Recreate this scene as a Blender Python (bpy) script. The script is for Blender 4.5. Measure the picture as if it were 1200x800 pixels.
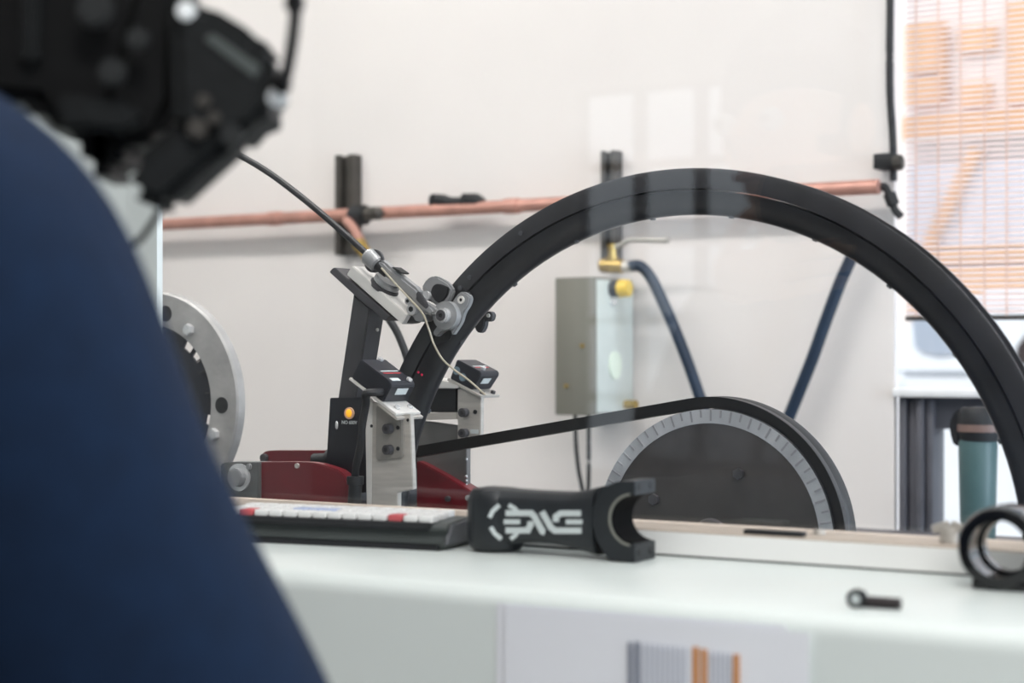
import bpy, bmesh, math, random
from mathutils import Vector, Matrix
random.seed(3)
R = math.radians
for o in list(bpy.data.objects): bpy.data.objects.remove(o)
COL = bpy.context.scene.collection
SC = bpy.context.scene
ZC = 1.35                      # eye height of the camera
TH = math.asin(.5195)          # camera is turned 31.3 degrees to the left of the wall's normal
# ------------------------------------------------------------------ camera
cam = bpy.data.cameras.new('view_camera'); camo = bpy.data.objects.new('view_camera', cam); COL.objects.link(camo)
camo.location = (0, 0, ZC); camo.rotation_euler = (R(90), 0, TH)
cam.lens = 60; cam.sensor_width = 36; cam.shift_y = 16/1200
cam.clip_start = .02; cam.clip_end = 100
cam.dof.use_dof = True; cam.dof.focus_distance = 1.53; cam.dof.aperture_fstop = 5.6
SC.camera = camo
# ------------------------------------------------------------------ world, lights, exposure
w = bpy.data.worlds.new('world'); SC.world = w; w.use_nodes = True
bgn = w.node_tree.nodes['Background']; bgn.inputs[0].default_value = (.82, .91, 1, 1); bgn.inputs[1].default_value = 1.5
SC.view_settings.view_transform = 'Standard'; SC.view_settings.look = 'None'
SC.view_settings.exposure = 0.0; SC.view_settings.gamma = 1; SC.view_settings.use_curve_mapping = False
def area(name, loc, size, power, col=(1, 1, 1), rot=(0, 0, 0)):
    l = bpy.data.lights.new(name, 'AREA'); l.shape = 'RECTANGLE'; l.size, l.size_y = size; l.energy = power; l.color = col
    o = bpy.data.objects.new(name, l); COL.objects.link(o); o.location = loc; o.rotation_euler = rot
area('ceiling_tube_light', (-1.1, 1.16, 2.78), (2.8, .12), 30, (1, .965, .94))
area('ceiling_tube_light', (-.7, .25, 2.78), (2.4, .3), 9, (1, .98, .965))
area('ceiling_tube_light', (.9, -.45, 2.78), (1.4, .3), 41, (1, .985, .965))
area('side_window_daylight', (1.14, 1.75, 1.35), (1.3, .9), 24, (.70, .85, 1), (0, R(90), 0))  # unseen area lamp stands in for daylight from a side window
sun = bpy.data.lights.new('sun', 'SUN'); sun.energy = 2.7; sun.angle = R(3); sun.color = (1, .95, .88)
so = bpy.data.objects.new('sun', sun); COL.objects.link(so); so.rotation_euler = (R(50), 0, R(-20))

# ------------------------------------------------------------------ helpers
def at(px, py, Y):             # point of the wall-parallel plane y = Y seen at a pixel
    dx = (px-600)/2000; t = Y/(.5195*dx+.8545)
    return Vector((t*(.8545*dx-.5195), Y, ZC-(py-416)/2000*t))
def cf(X, D, z):               # point X to the right of the camera's axis and D along it
    return Vector((.8545*X-.5195*D, .5195*X+.8545*D, z))
def atd(px, py, D): return cf((px-600)/2000*D, D, ZC-(py-416)/2000*D)
def lin(c): return tuple((v/12.92 if v <= .04045 else ((v+.055)/1.055)**2.4) for v in c)
MATS = {}
def mat(name, rgb, rough=.5, metal=0, noise=0, nscale=40, bump=0, bscale=200, coat=0, spec=.5, emit=None, stretch=None):
    if name in MATS: return MATS[name]
    m = bpy.data.materials.new(name); m.use_nodes = True; nt = m.node_tree; p = nt.nodes['Principled BSDF']
    c = lin([v/255 for v in rgb]) + (1,)
    p.inputs['Base Color'].default_value = c; p.inputs['Roughness'].default_value = rough; p.inputs['Metallic'].default_value = metal
    p.inputs['Coat Weight'].default_value = coat; p.inputs['Specular IOR Level'].default_value = spec
    tc = nt.nodes.new('ShaderNodeTexCoord'); src = tc.outputs['Object']
    if stretch:
        mp = nt.nodes.new('ShaderNodeMapping'); mp.inputs['Scale'].default_value = stretch
        nt.links.new(src, mp.inputs[0]); src = mp.outputs[0]
    if noise:
        n = nt.nodes.new('ShaderNodeTexNoise'); n.inputs['Scale'].default_value = nscale; n.inputs['Detail'].default_value = 5
        nt.links.new(src, n.inputs['Vector'])
        mx = nt.nodes.new('ShaderNodeMix'); mx.data_type = 'RGBA'
        mx.inputs[6].default_value = tuple(max(0, v*(1-noise)) for v in c[:3])+(1,)
        mx.inputs[7].default_value = tuple(min(1, v*(1+noise)) for v in c[:3])+(1,)
        rp = nt.nodes.new('ShaderNodeMapRange'); rp.inputs[1].default_value = .3; rp.inputs[2].default_value = .7
        nt.links.new(n.outputs[0], rp.inputs[0]); nt.links.new(rp.outputs[0], mx.inputs[0]); nt.links.new(mx.outputs[2], p.inputs['Base Color'])
    if bump:
        n2 = nt.nodes.new('ShaderNodeTexNoise'); n2.inputs['Scale'].default_value = bscale
        nt.links.new(src, n2.inputs['Vector'])
        b = nt.nodes.new('ShaderNodeBump'); b.inputs['Strength'].default_value = bump; b.inputs['Distance'].default_value = .002
        nt.links.new(n2.outputs[0], b.inputs['Height']); nt.links.new(b.outputs[0], p.inputs['Normal'])
    if emit:
        p.inputs['Emission Color'].default_value = c; p.inputs['Emission Strength'].default_value = emit
    MATS[name] = m; return m
def glass_mat(name, tint=(1, 1, 1), rough=0.0):
    m = bpy.data.materials.new(name); m.use_nodes = True; nt = m.node_tree; nt.nodes.clear()
    out = nt.nodes.new('ShaderNodeOutputMaterial'); mx = nt.nodes.new('ShaderNodeMixShader'); fr = nt.nodes.new('ShaderNodeFresnel')
    tr = nt.nodes.new('ShaderNodeBsdfTransparent'); gl = nt.nodes.new('ShaderNodeBsdfGlossy')
    
    ge = nt.nodes.new('ShaderNodeNewGeometry'); mr = nt.nodes.new('ShaderNodeMapRange')   # same index on both faces of the thin pane
    mr.inputs[3].default_value = 1.45; mr.inputs[4].default_value = 1/1.45
    nt.links.new(ge.outputs['Backfacing'], mr.inputs[0]); nt.links.new(mr.outputs[0], fr.inputs[0]); tr.inputs[0].default_value = tint+(1,); gl.inputs['Roughness'].default_value = rough
    nt.links.new(fr.outputs[0], mx.inputs[0]); nt.links.new(tr.outputs[0], mx.inputs[1]); nt.links.new(gl.outputs[0], mx.inputs[2])
    nt.links.new(mx.outputs[0], out.inputs[0]); return m

WL = {}                        # world position of every parent made here
def _props(o, label, cat, group, kind):
    if label: o['label'] = label
    if cat: o['category'] = cat
    if group: o['group'] = group
    if kind: o['kind'] = kind
def thing(name, label, cat, loc, group=None):
    o = bpy.data.objects.new(name, None); COL.objects.link(o); o.location = loc; o.empty_display_size = .05
    WL[o.name] = Vector(loc); _props(o, label, cat, group, None); return o
class MB:
    def __init__(s): s.bm = bmesh.new()
    def poly(s, pts): return s.bm.faces.new([s.bm.verts.new(p) for p in pts])
    def box(s, c, d, rot=None, bev=0):
        M = Matrix.Translation(c) @ (rot.to_4x4() if rot else Matrix()) @ Matrix.Diagonal((d[0], d[1], d[2], 1))
        v = bmesh.ops.create_cube(s.bm, size=1, matrix=M)['verts']
        if bev:
            es = list({e for q in v for e in q.link_edges})
            bmesh.ops.bevel(s.bm, geom=es, offset=bev, segments=2, affect='EDGES', profile=.5)
        return s
    def bx(s, x0, x1, y0, y1, z0, z1, bev=0): return s.box(((x0+x1)/2, (y0+y1)/2, (z0+z1)/2), (abs(x1-x0), abs(y1-y0), abs(z1-z0)), None, bev)
    def cyl(s, p0, p1, r0, r1=None, seg=24, bev=0):
        p0, p1 = Vector(p0), Vector(p1); d = p1-p0; q = d.to_track_quat('Z', 'Y').to_matrix().to_4x4()
        M = Matrix.Translation((p0+p1)/2) @ q
        v = bmesh.ops.create_cone(s.bm, cap_ends=True, segments=seg, radius1=r0, radius2=r0 if r1 is None else r1, depth=d.length, matrix=M)['verts']
        if bev:
            es = [e for e in {e for x in v for e in x.link_edges} if any(len(f.verts) > 4 for f in e.link_faces)]
            bmesh.ops.bevel(s.bm, geom=es, offset=bev, segments=2, affect='EDGES')
        return s
    def sph(s, c, r, seg=16):
        r = (r, r, r) if not hasattr(r, '__len__') else r
        bmesh.ops.create_uvsphere(s.bm, u_segments=seg, v_segments=seg//2+2, radius=1, matrix=Matrix.Translation(c) @ Matrix.Diagonal((*r, 1)))
        return s
    def tube(s, pts, r, seg=10, closed=False):
        pts = [Vector(p) for p in pts]; n = len(pts); rings = []
        rr = r if hasattr(r, '__len__') else [r]*n
        up = Vector((0, 0, 1))
        for i, p in enumerate(pts):
            t = (pts[min(i+1, n-1)]-pts[max(i-1, 0)]).normalized()
            a = t.cross(up)
            if a.length < 1e-3: a = t.cross(Vector((0, 1, 0)))
            a.normalize(); b = t.cross(a).normalized()
            rings.append([s.bm.verts.new(p+rr[i]*(math.cos(k*2*math.pi/seg)*a+math.sin(k*2*math.pi/seg)*b)) for k in range(seg)])
        for i in range(n-1):
            for k in range(seg):
                s.bm.faces.new((rings[i][k], rings[i][(k+1) % seg], rings[i+1][(k+1) % seg], rings[i+1][k]))
        s.bm.faces.new(rings[0][::-1]); s.bm.faces.new(rings[-1]); return s
    def prism(s, pts, d, bev=0):           # pts: 3D polygon, d: extrusion vector
        d = Vector(d); f = s.poly(pts); ex = bmesh.ops.extrude_face_region(s.bm, geom=[f])
        vs = [g for g in ex['geom'] if isinstance(g, bmesh.types.BMVert)]
        for v in vs: v.co += d
        if bev:
            ring = list(f.verts)+vs; es = list({e for v in ring for e in v.link_edges})
            bmesh.ops.bevel(s.bm, geom=es, offset=bev, segments=2, affect='EDGES')
        return s
    def pp(s, px, Y0, dy, bev=0): return s.prism([at(x, y, Y0) for x, y in px], (0, dy, 0), bev)
    def lathe(s, prof, c, axis='Y', seg=96, closed=True):   # prof: (radius, offset along axis)
        c = Vector(c); rings = []
        for r, o in prof:
            ring = []
            for k in range(seg):
                a = 2*math.pi*k/seg; ca, sa = math.cos(a)*r, math.sin(a)*r
                v = {'Y': (ca, o, sa), 'Z': (ca, sa, o), 'X': (o, ca, sa)}[axis]
                ring.append(s.bm.verts.new(c+Vector(v)))
            rings.append(ring)
        m = len(rings)
        for i in range(m if closed else m-1):
            A, Bq = rings[i], rings[(i+1) % m]
            for k in range(seg): s.bm.faces.new((A[k], A[(k+1) % seg], Bq[(k+1) % seg], Bq[k]))
        return s
    def make(s, name, m, parent=None, smooth=35, **kw):
        bmesh.ops.recalc_face_normals(s.bm, faces=s.bm.faces)
        xs = [v.co for v in s.bm.verts]
        if parent is not None: org = WL[parent.name]
        else:
            org = Vector((sum(p.x for p in xs)/len(xs), sum(p.y for p in xs)/len(xs), min(p.z for p in xs)))
        for v in s.bm.verts: v.co -= org
        me = bpy.data.meshes.new(name); s.bm.to_mesh(me); s.bm.free(); me.materials.append(m)
        if smooth:
            me.polygons.foreach_set('use_smooth', [True]*len(me.polygons)); me.set_sharp_from_angle(angle=R(smooth))
        o = bpy.data.objects.new(name, me); COL.objects.link(o)
        if parent is not None: o.parent = parent
        else: o.location = org
        WL[o.name] = org; _props(o, kw.get('label'), kw.get('cat'), kw.get('group'), kw.get('kind')); return o
def smoothpath(P, n=8):        # Catmull-Rom through the points
    P = [Vector(p) for p in P]; out = []
    for i in range(len(P)-1):
        p0, p1, p2, p3 = P[max(i-1, 0)], P[i], P[i+1], P[min(i+2, len(P)-1)]
        for k in range(n):
            t = k/n; out.append(.5*((2*p1)+(p2-p0)*t+(2*p0-5*p1+4*p2-p3)*t*t+(3*p1-p0-3*p2+p3)*t**3))
    return out+[P[-1]]
def arc(c, r, a0, a1, n=10): return [(c[0]+r*math.cos(R(a0+(a1-a0)*k/n)), c[1]+r*math.sin(R(a0+(a1-a0)*k/n))) for k in range(n+1)]
def xz(pts, y): return [Vector((x, y, z)) for x, z in pts]
def text(parent, name, s, size, loc, rot, m):
    cu = bpy.data.curves.new(name, 'FONT'); cu.body = s; cu.size = size; cu.align_x = 'CENTER'; cu.align_y = 'CENTER'; cu.extrude = .0001; cu.offset = size*.03
    t = bpy.data.objects.new(name+'_curve', cu); COL.objects.link(t); bpy.context.view_layer.update()
    me = bpy.data.meshes.new_from_object(t.evaluated_get(bpy.context.evaluated_depsgraph_get()))
    bpy.data.objects.remove(t); me.transform(Matrix.Translation(Vector(loc)-WL[parent.name]) @ rot.to_4x4()); me.materials.append(m)
    o = bpy.data.objects.new(name, me); COL.objects.link(o); o.parent = parent; return o
FACE = Matrix.Rotation(R(90), 3, 'X')     # text that faces -y

# ------------------------------------------------------------------ materials
M_wall = mat('wall_paint', (231, 225, 222), .7, noise=.035, nscale=2.5, bump=.15, bscale=60)
M_rail = mat('rail_white_paint', (250, 249, 247), .3, noise=.01, nscale=6)
M_white = mat('white_gloss_paint', (226, 233, 230), .3, noise=.02, nscale=6)
M_post = mat('white_post_paint', (222, 228, 226), .4, noise=.02, nscale=5)
M_tan = mat('tan_sealant', (196, 182, 168), .5, noise=.1, nscale=30)
M_floor = mat('concrete_floor', (150, 147, 142), .7, noise=.15, nscale=4, bump=.2)
M_ceil = mat('ceiling_paint', (225, 224, 220), .8, noise=.03)
M_carbon = mat('black_carbon', (34, 35, 39), .36, noise=.25, nscale=30, stretch=(1, 1, 1), coat=.15)
M_black = mat('black_plastic', (26, 27, 31), .5, noise=.2, nscale=60)
M_blackm = mat('matt_black', (28, 30, 33), .62, noise=.2, nscale=50)
M_steel = mat('dark_steel', (74, 73, 76), .42, .25, noise=.25, nscale=25, bump=.1)
M_darkst = mat('black_painted_steel', (38, 39, 45), .4, .1, noise=.25, nscale=20)
M_alu = mat('brushed_aluminium', (190, 185, 178), .42, .2, noise=.12, nscale=30, bump=.12, stretch=(1, 1, 8))
M_alul = mat('bright_aluminium', (222, 219, 214), .38, .1, noise=.08, nscale=30)
M_cast = mat('cast_grey_alloy', (150, 151, 152), .34, .25, noise=.12, nscale=40)
M_chrome = mat('chrome', (226, 226, 226), .2, .5)
M_red = mat('maroon_paint', (106, 24, 34), .33, noise=.18, nscale=18)
M_copper = mat('copper_pipe', (196, 146, 132), .42, .35, noise=.18, nscale=9, stretch=(3, 1, 1))
M_brass = mat('brass', (186, 158, 92), .35, .8, noise=.15)
M_strut = mat('grey_strut_steel', (78, 74, 70), .5, .45, noise=.2, nscale=30)
M_hose = mat('blue_rubber_hose', (26, 44, 64), .45, noise=.15)
M_box = mat('grey_box_enamel', (124, 122, 113), .45, noise=.05, nscale=12)
M_yellow = mat('yellow_plastic', (226, 190, 62), .4, noise=.05)
M_flange = mat('cast_iron_grey', (168, 166, 164), .45, .15, noise=.18, nscale=40, bump=.2)
M_print = mat('white_print', (205, 212, 212), .5, noise=.03)
M_blind = mat('blind_slat', (242, 226, 223), .5, noise=.02)
M_cord = mat('blind_tape', (226, 196, 184), .7, noise=.05)
M_frame = mat('window_frame_white', (246, 247, 250), .4, noise=.01)
M_dframe = mat('dark_grey_frame', (88, 88, 95), .5, .2, noise=.15, nscale=20)
M_glass = glass_mat('clear_glass'); M_glass2 = glass_mat('window_glass', (.97, .99, 1))

# ------------------------------------------------------------------ setting
def struct(name, mb, m, parent=None, **kw): return mb.make(name, m, parent, kind='structure', **kw) if parent is None else mb.make(name, m, parent, **kw)
YW = 2.30                                             # face of the back wall
XR = at(1048, 300, YW).x                              # left side of the window opening
struct('floor', MB().bx(-4.2, 3.0, -3.2, YW+.1, -.05, 0), M_floor)
struct('ceiling', MB().bx(-4.2, 3.0, -3.2, YW+.1, 2.85, 2.9), M_ceil)
struct('wall_back', MB().bx(-4.2, XR, YW, YW+.012, 0, 2.85), M_wall)
struct('wall_left', MB().bx(-4.3, -4.2, -3.2, YW+.12, 0, 2.85), M_wall)
struct('wall_side', MB().bx(1.15, 1.25, 1.12, 1.28, 0, 2.85).bx(1.15, 1.25, 2.22, YW, 0, 2.85).bx(1.15, 1.25, 1.28, 2.22, 0, .68).bx(1.15, 1.25, 1.28, 2.22, 2.02, 2.85), M_wall)
wx0, wx1, wz0, wz1 = -3.0, -2.05, .65, 2.3
struct('wall_front', MB().bx(-4.2, wx0, -3.3, -3.2, 0, 2.85).bx(wx1, 3.0, -3.3, -3.2, 0, 2.85).bx(wx0, wx1, -3.3, -3.2, 0, wz0).bx(wx0, wx1, -3.3, -3.2, wz1, 2.85), mat('near_wall_paint', (168, 166, 162), .8, noise=.05, nscale=3))
w4 = MB()
for k in range(5): w4.bx(wx0+(wx1-wx0)*k/4-.02, wx0+(wx1-wx0)*k/4+.02, -3.27, -3.23, wz0, wz1)
for k in range(7): w4.bx(wx0, wx1, -3.27, -3.23, wz0+(wz1-wz0)*k/6-.015, wz0+(wz1-wz0)*k/6+.015)
struct('window_4', w4, mat('dark_muntin', (60, 60, 62), .5))
XP = at(193, 300, 1.10).x                             # right edge of the white partition
struct('wall_partition', MB().bx(-4.2, XP, 1.0905, 1.098, 0, 2.85, .001), M_post)
# worktop with its apron, and the low rail that carries the pane
ZT = ZC-.136; YF = .845; XE = 1.0
prof = [(1.10, ZT), (YF+.012, ZT)]+[(YF+.012-.012*math.sin(R(a)), ZT-.012+.012*math.cos(R(a))) for a in (22, 45, 68, 90)]+[(YF, ZT-.75), (YF+.03, ZT-.75), (YF+.03, ZT-.03), (1.10, ZT-.03)]
struct('worktop', MB().prism([Vector((-3.0, y, z)) for y, z in prof], (XE+3.0, 0, 0)), M_white)
ZR = ZC-.1185
rail = struct('trim_1', MB().bx(XP, XE, 1.042, 1.100, ZT+.0014, ZR-.0012), M_rail)
MB().bx(XP, XE, 1.0432, 1.098, ZT, ZT+.0014).make('joint_gap', mat('joint_dark', (70, 70, 70), .8), rail, label='thin dark joint under the rail')
MB().bx(XP, XE, 1.044, 1.100, ZR-.0012, ZR, .0004).make('sealant_strip', M_tan, rail, label='tan strip along the top of the rail')
pane = struct('window_1', MB().bx(XP-.03, XE, 1.084, 1.090, ZR-.001, 2.85), M_glass, smooth=0)
# window in the back wall: bright upper light with a blind, dark lower light
YG = YW+.055
zs = at(1070, 460, YW).z                              # sill
XW1 = XR+1.1
win = struct('window_2', MB().bx(XR-.03, XR-.016, YW+.013, YW+.05, zs, 2.75).bx(XW1-.03, XW1, YW+.03, YW+.12, zs, 2.75).bx(XR, XW1, YW+.03, YW+.12, 2.70, 2.75), M_frame)
MB().bx(XR-.03, XW1-.03, YG+.03, YG+.034, zs, 2.70).make('pane', M_glass2, win, smooth=0)
MB().bx(XR, XW1, YW-.012, YW+.12, zs-.006, zs+.006, .003).make('window_sill', M_frame, win)
win3 = struct('window_3', MB().bx(XR, XW1, YW+.02, YW+.07, zs-.050, zs-.006).bx(XW1-.06, XW1, YW+.02, YW+.07, 0, zs-.006).bx(XR, XW1, YW+.02, YW+.07, 0, .15), M_dframe)
xs0 = at(1052, 550, YW).x; xs1 = at(1092, 550, YW).x
for k in range(4):
    a = xs0+(xs1-xs0)*k/4; b = xs0+(xs1-xs0)*(k+1)/4
    MB().bx(a+.0008, b-.0008, YW+(.0 if k % 2 == 0 else .008), YW+.06, 0, zs-.008, .002).make('frame_rib', M_dframe, win3)
MB().bx(xs1, XW1-.05, YW+.045, YW+.049, .15, zs-.050).make('pane', M_glass2, win3, smooth=0)
struct('wall_lintel', MB().bx(XR, 3.0, YW, YW+.12, 2.75, 2.85), M_wall)
struct('wall_right', MB().bx(XW1, 3.0, YW, YW+.12, 0, 2.75), M_wall)

# Venetian blind
xb0, xb1 = at(1062, 200, YG).x, XW1-.035
bl = thing('venetian_blind', 'pale slatted venetian blind pulled halfway down the bright window', 'blind', ((xb0+xb1)/2, YG, at(1100, 372, YG).z))
zb = at(1150, 370, YG).z; pitch = .0077; ns = int((2.36-zb)/pitch)
mb = MB().box((0, 0, 0), (xb1-xb0, .0085, .0006), Matrix.Rotation(R(14), 3, 'X')); slat0 = None
for k in range(ns):
    z = zb+.006+k*pitch
    if slat0 is None: slat0 = MB().box(((xb0+xb1)/2, YG, z), (xb1-xb0, .0085, .0007), Matrix.Rotation(R(36), 3, 'X')).make('slat', M_blind, bl, smooth=0); z00 = z
    else:
        s = slat0.copy(); COL.objects.link(s); s.parent = bl; s.location = (0, 0, z-z00)
mb.bm.free()
MB().bx(xb0, xb1, YG-.006, YG+.006, zb-.006, zb+.001, .001).make('bottom_rail', M_strut, bl, label='brown bottom rail')
MB().bx(xb0, xb1, YG-.012, YG+.012, zb+.006+ns*pitch, zb+.03+ns*pitch).make('head_rail', M_frame, bl)
for px in (1075, 1101, 1127, 1155, 1181, 1209, 1240, 1275, 1312):
    x = at(px, 200, YG).x
    MB().bx(x-.0013, x+.0013, YG-.0062, YG-.0056, zb, zb+.03+ns*pitch).make('ladder_tape', M_cord, bl)

# ------------------------------------------------------------------ outdoors
M_fac = mat('pale_facade', (232, 220, 215), .8, noise=.02)
M_or = mat('orange_cladding', (222, 162, 96), .7, noise=.08, nscale=5)
M_or2 = mat('deep_orange_beam', (212, 146, 70), .7, noise=.08, nscale=5)
M_bl = mat('blue_grey_door', (196, 200, 214), .6, noise=.04)
YB = 9.0
def rectpx(x0, y0, x1, y1, Y, dy, m, name, par):
    a = at(x0, y0, Y); b = at(x1, y1, Y)
    return MB().bx(a.x, b.x, Y-dy, Y, min(a.z, b.z), max(a.z, b.z)).make(name, m, par)
bld = thing('house', 'pale house with orange cladding panels across the street', 'building', (at(1150, 300, YB).x, YB, 0))
a = at(1010, -500, YB); b = at(1420, 420, YB)
MB().bx(a.x-1, b.x, YB, YB+3, 0, 7).make('facade', M_fac, bld)
def zband(y): return at(1120, y, YB).z
xa = lambda p: at(p, 200, YB).x
def bandbox(p0, p1, y0, y1, dy, m, name): return MB().bx(xa(p0), xa(p1), YB-dy, YB, zband(y1), zband(y0)).make(name, m, bld)
for p0, p1, y0, y1 in ((1066, 1103, 26, 82), (1066, 1103, 88, 120), (1127, 1169, 36, 64), (1129, 1164, 100, 127), (1183, 1260, 14, 128), (1290, 1340, 20, 120)):
    bandbox(p0, p1, y0, y1, .06, M_or, 'cladding_panel')
bandbox(1105, 1112, 28, 120, .1, M_or2, 'timber_post')
bandbox(1069, 1420, 137, 163, .14, M_or2, 'timber_beam')
bandbox(1069, 1420, 165, 167, .16, M_fac, 'ledge')
bandbox(1069, 1420, 192, 288, .05, M_bl, 'shutter_panel')
bandbox(1069, 1420, 292, 306, .08, M_or, 'cladding_panel'); bandbox(1069, 1420, 312, 366, .05, M_or, 'cladding_panel')
p0, p1 = at(1093, 290, YB), at(1150, 176, YB); d = (p1-p0); q = Matrix.Rotation(-math.atan2(d.z, d.x), 3, 'Y')
MB().box((p0+p1)/2+Vector((0, -.08, 0)), (d.length, .06, .06), q).make('timber_brace', M_or2, bld)
struct('ground', MB().bx(-6, 12, YW+.13, 30, -.1, -.02), mat('pale_paving', (190, 188, 184), .8, noise=.1, nscale=2))
# white van parked outside
YV = 5.2
van = thing('van', 'white van parked outside beneath the blind', 'vehicle', (at(1180, 420, YV).x, YV+.8, -.02))
M_van = mat('white_car_paint', (236, 238, 243), .25, coat=.4, noise=.01); M_vg = mat('van_sky_reflection', (164, 172, 186), .15, noise=.1, nscale=3)  # blue-grey of the side window is the sky's reflection as colour
vx0, vx1 = at(1045, 420, YV).x, at(1045, 420, YV).x+4.2
zbody = lambda y: at(1110, y, YV).z
sec = [(vx0, .35), (vx0, zbody(400)), (vx0+.05, zbody(372)), (vx0+.25, zbody(340)), (vx1-1.0, zbody(340)), (vx1-.5, zbody(400)), (vx1, zbody(430)), (vx1, .35)]
MB().prism(xz(sec, YV), (0, 1.7, 0), .04).make('van_body', M_van, van)
def vwin(pts, m, name): MB().prism([at(x, y, YV-.012) for x, y in pts], (0, .02, 0)).make(name, m, van)
vwin([(1068, 374), (1128, 368), (1126, 412), (1100, 416), (1082, 413), (1072, 406)], M_vg, 'side_window')
vwin([(1186, 428), (1192, 405), (1202, 392), (1250, 384), (1250, 425)], mat('van_dark_window', (58, 46, 44), .3), 'front_window')
MB().bx(vx0, vx1, YV-.015, YV, zbody(437), zbody(434)).make('side_moulding', mat('grey_moulding', (170, 174, 182), .4), van)
for k, xx in enumerate((vx0+.75, vx1-.8)): MB().lathe([(.14, -.1), (.31, -.1), (.33, -.06), (.33, .1), (.14, .1)], (xx, YV+.08, .31), seg=32).make('wheel', M_black, van)
# greenery beyond the lower light
M_leaf = mat('pale_green_foliage', (206, 220, 190), .7, noise=.2, nscale=6)
for k in range(5):
    bsh = MB(); c = at(1098+k*88, 560, 7.6)
    for i in range(46):
        p = Vector((max(-.16, min(.16, random.gauss(0, .1))), max(-.15, min(.15, random.gauss(0, .1))), random.uniform(0, 1.3))); rr = random.uniform(.03, .055)
        q = Matrix.Rotation(random.uniform(0, 6), 4, 'Z') @ Matrix.Rotation(random.uniform(-1, 1), 4, 'X')
        bmesh.ops.create_icosphere(bsh.bm, subdivisions=1, radius=1, matrix=Matrix.Translation(Vector((c.x, c.y, -.02))+p) @ q @ Matrix.Diagonal((rr, rr*.7, rr*.25, 1)))
    bt = thing('shrub', ['pale green shrub outside the low window, ' + t for t in ('leftmost of the row', 'second from the left', 'middle of the row', 'second from the right', 'rightmost of the row')][k], 'shrub', (c.x, c.y, -.02), 'shrubs outside the low window')
    bsh.make('foliage', M_leaf, bt)
    MB().tube([(c.x, c.y, -.02), (c.x+.01, c.y, .4), (c.x, c.y+.01, .8)], .012, 6).make('stem', M_strut, bt)

# ------------------------------------------------------------------ wall fittings
YP = YW-.04
zp = at(193, 263, YP).z
x0, x1 = -3.6, at(1030, 220, YP).x
pp = thing('copper_pipe', 'long weathered copper pipe running level along the pale wall', 'pipe', ((x0+x1)/2, YP, zp-.011))
MB().cyl((x0, YP, zp), (x1, YP, zp), .0105).make('pipe', M_copper, pp)
for px in (322, 600, 880):
    c = at(px, 250, YP); MB().cyl((c.x-.012, YP, zp), (c.x+.012, YP, zp), .0125).make('coupling', M_copper, pp)
# strut channels
def strut(px0, px1, py0, py1, label):
    a = at(px0, py0, YW-.024); b = at(px1, py1, YW-.024)
    t = thing('strut_channel', label, 'bracket', ((a.x+b.x)/2, YW, b.z), 'strut channels on the wall')
    x0, x1 = a.x, b.x; wd = x1-x0
    MB().prism([Vector((x, y, b.z)) for x, y in ((x0, YW-.001), (x0, YW-.024), (x0+wd*.3, YW-.024), (x0+wd*.3, YW-.020), (x0+.003, YW-.020), (x0+.003, YW-.004), (x1-.003, YW-.004), (x1-.003, YW-.020), (x1-wd*.3, YW-.020), (x1-wd*.3, YW-.024), (x1, YW-.024), (x1, YW-.001))], (0, 0, a.z-b.z)).make('channel', M_strut, t)
    MB().bx(x0+.002, x1-.002, YW-.012, YW-.002, b.z+.002, a.z-.002).make('channel_back', M_strut, t)
    return t, (x0+x1)/2
s1, sx1 = strut(392.5, 414, 182, 298, 'upright dark steel strut channel carrying the copper pipe, left one')
s2, sx2 = strut(704, 721, 177, 312, 'upright dark steel strut channel behind the top of the wheel, right one')
# pipe valve with brass elbow near the left strut
pv = thing('pipe_valve', 'small dark valve with brass elbow on the pipe by the left strut', 'valve', at(428, 300, YP-.02))
c = at(421, 252, YP-.012)
MB().cyl(c+Vector((-.016, 0, 0)), c+Vector((.016, 0, 0)), .0165, seg=16, bev=.003).make('valve_body', M_blackm, pv)
MB().cyl(c+Vector((.016, -.005, .001)), c+Vector((.036, -.005, .001)), .011, seg=8, bev=.002).sph(c+Vector((.04, -.005, .001)), .011, 10).make('valve_knob', M_strut, pv)
MB().tube(smoothpath([at(405, 258, YP-.03), at(413, 266, YP-.03), at(421, 280, YP-.03), at(426, 292, YP-.03)], 5), .008).make('elbow', M_copper, pv)
MB().cyl(at(420, 284, YP-.03), at(431, 301, YP-.03), .0125, .010, seg=8).make('brass_fitting', M_brass, pv)
# black grip lying on the pipe
gp = thing('grip', 'black rubber grip resting on the copper pipe', 'grip', at(538, 241, YP))
pr = []
for px, py, r in ((509, 235, .004), (512, 234, .0095), (519, 235, .0105), (528, 237, .0085), (540, 237, .0085), (551, 234.5, .0105), (560, 235, .0105), (567, 237, .006)):
    pr.append((at(px, py, YP), r))
MB().tube([p for p, r in pr], [r for p, r in pr], 14).make('sleeve', M_black, gp)
for k, px in enumerate((545, 551, 557)):
    c = at(px, 235, YP); MB().cyl(c+Vector((-.0015, 0, 0)), c+Vector((.0015, 0, 0)), .0118, seg=16).make('ridge', M_blackm, gp)
c = at(508, 235, YP); MB().cyl(c+Vector((-.002, 0, 0)), c+Vector((.003, 0, 0)), .011, seg=16).make('end_cap', M_blackm, gp)

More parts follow.
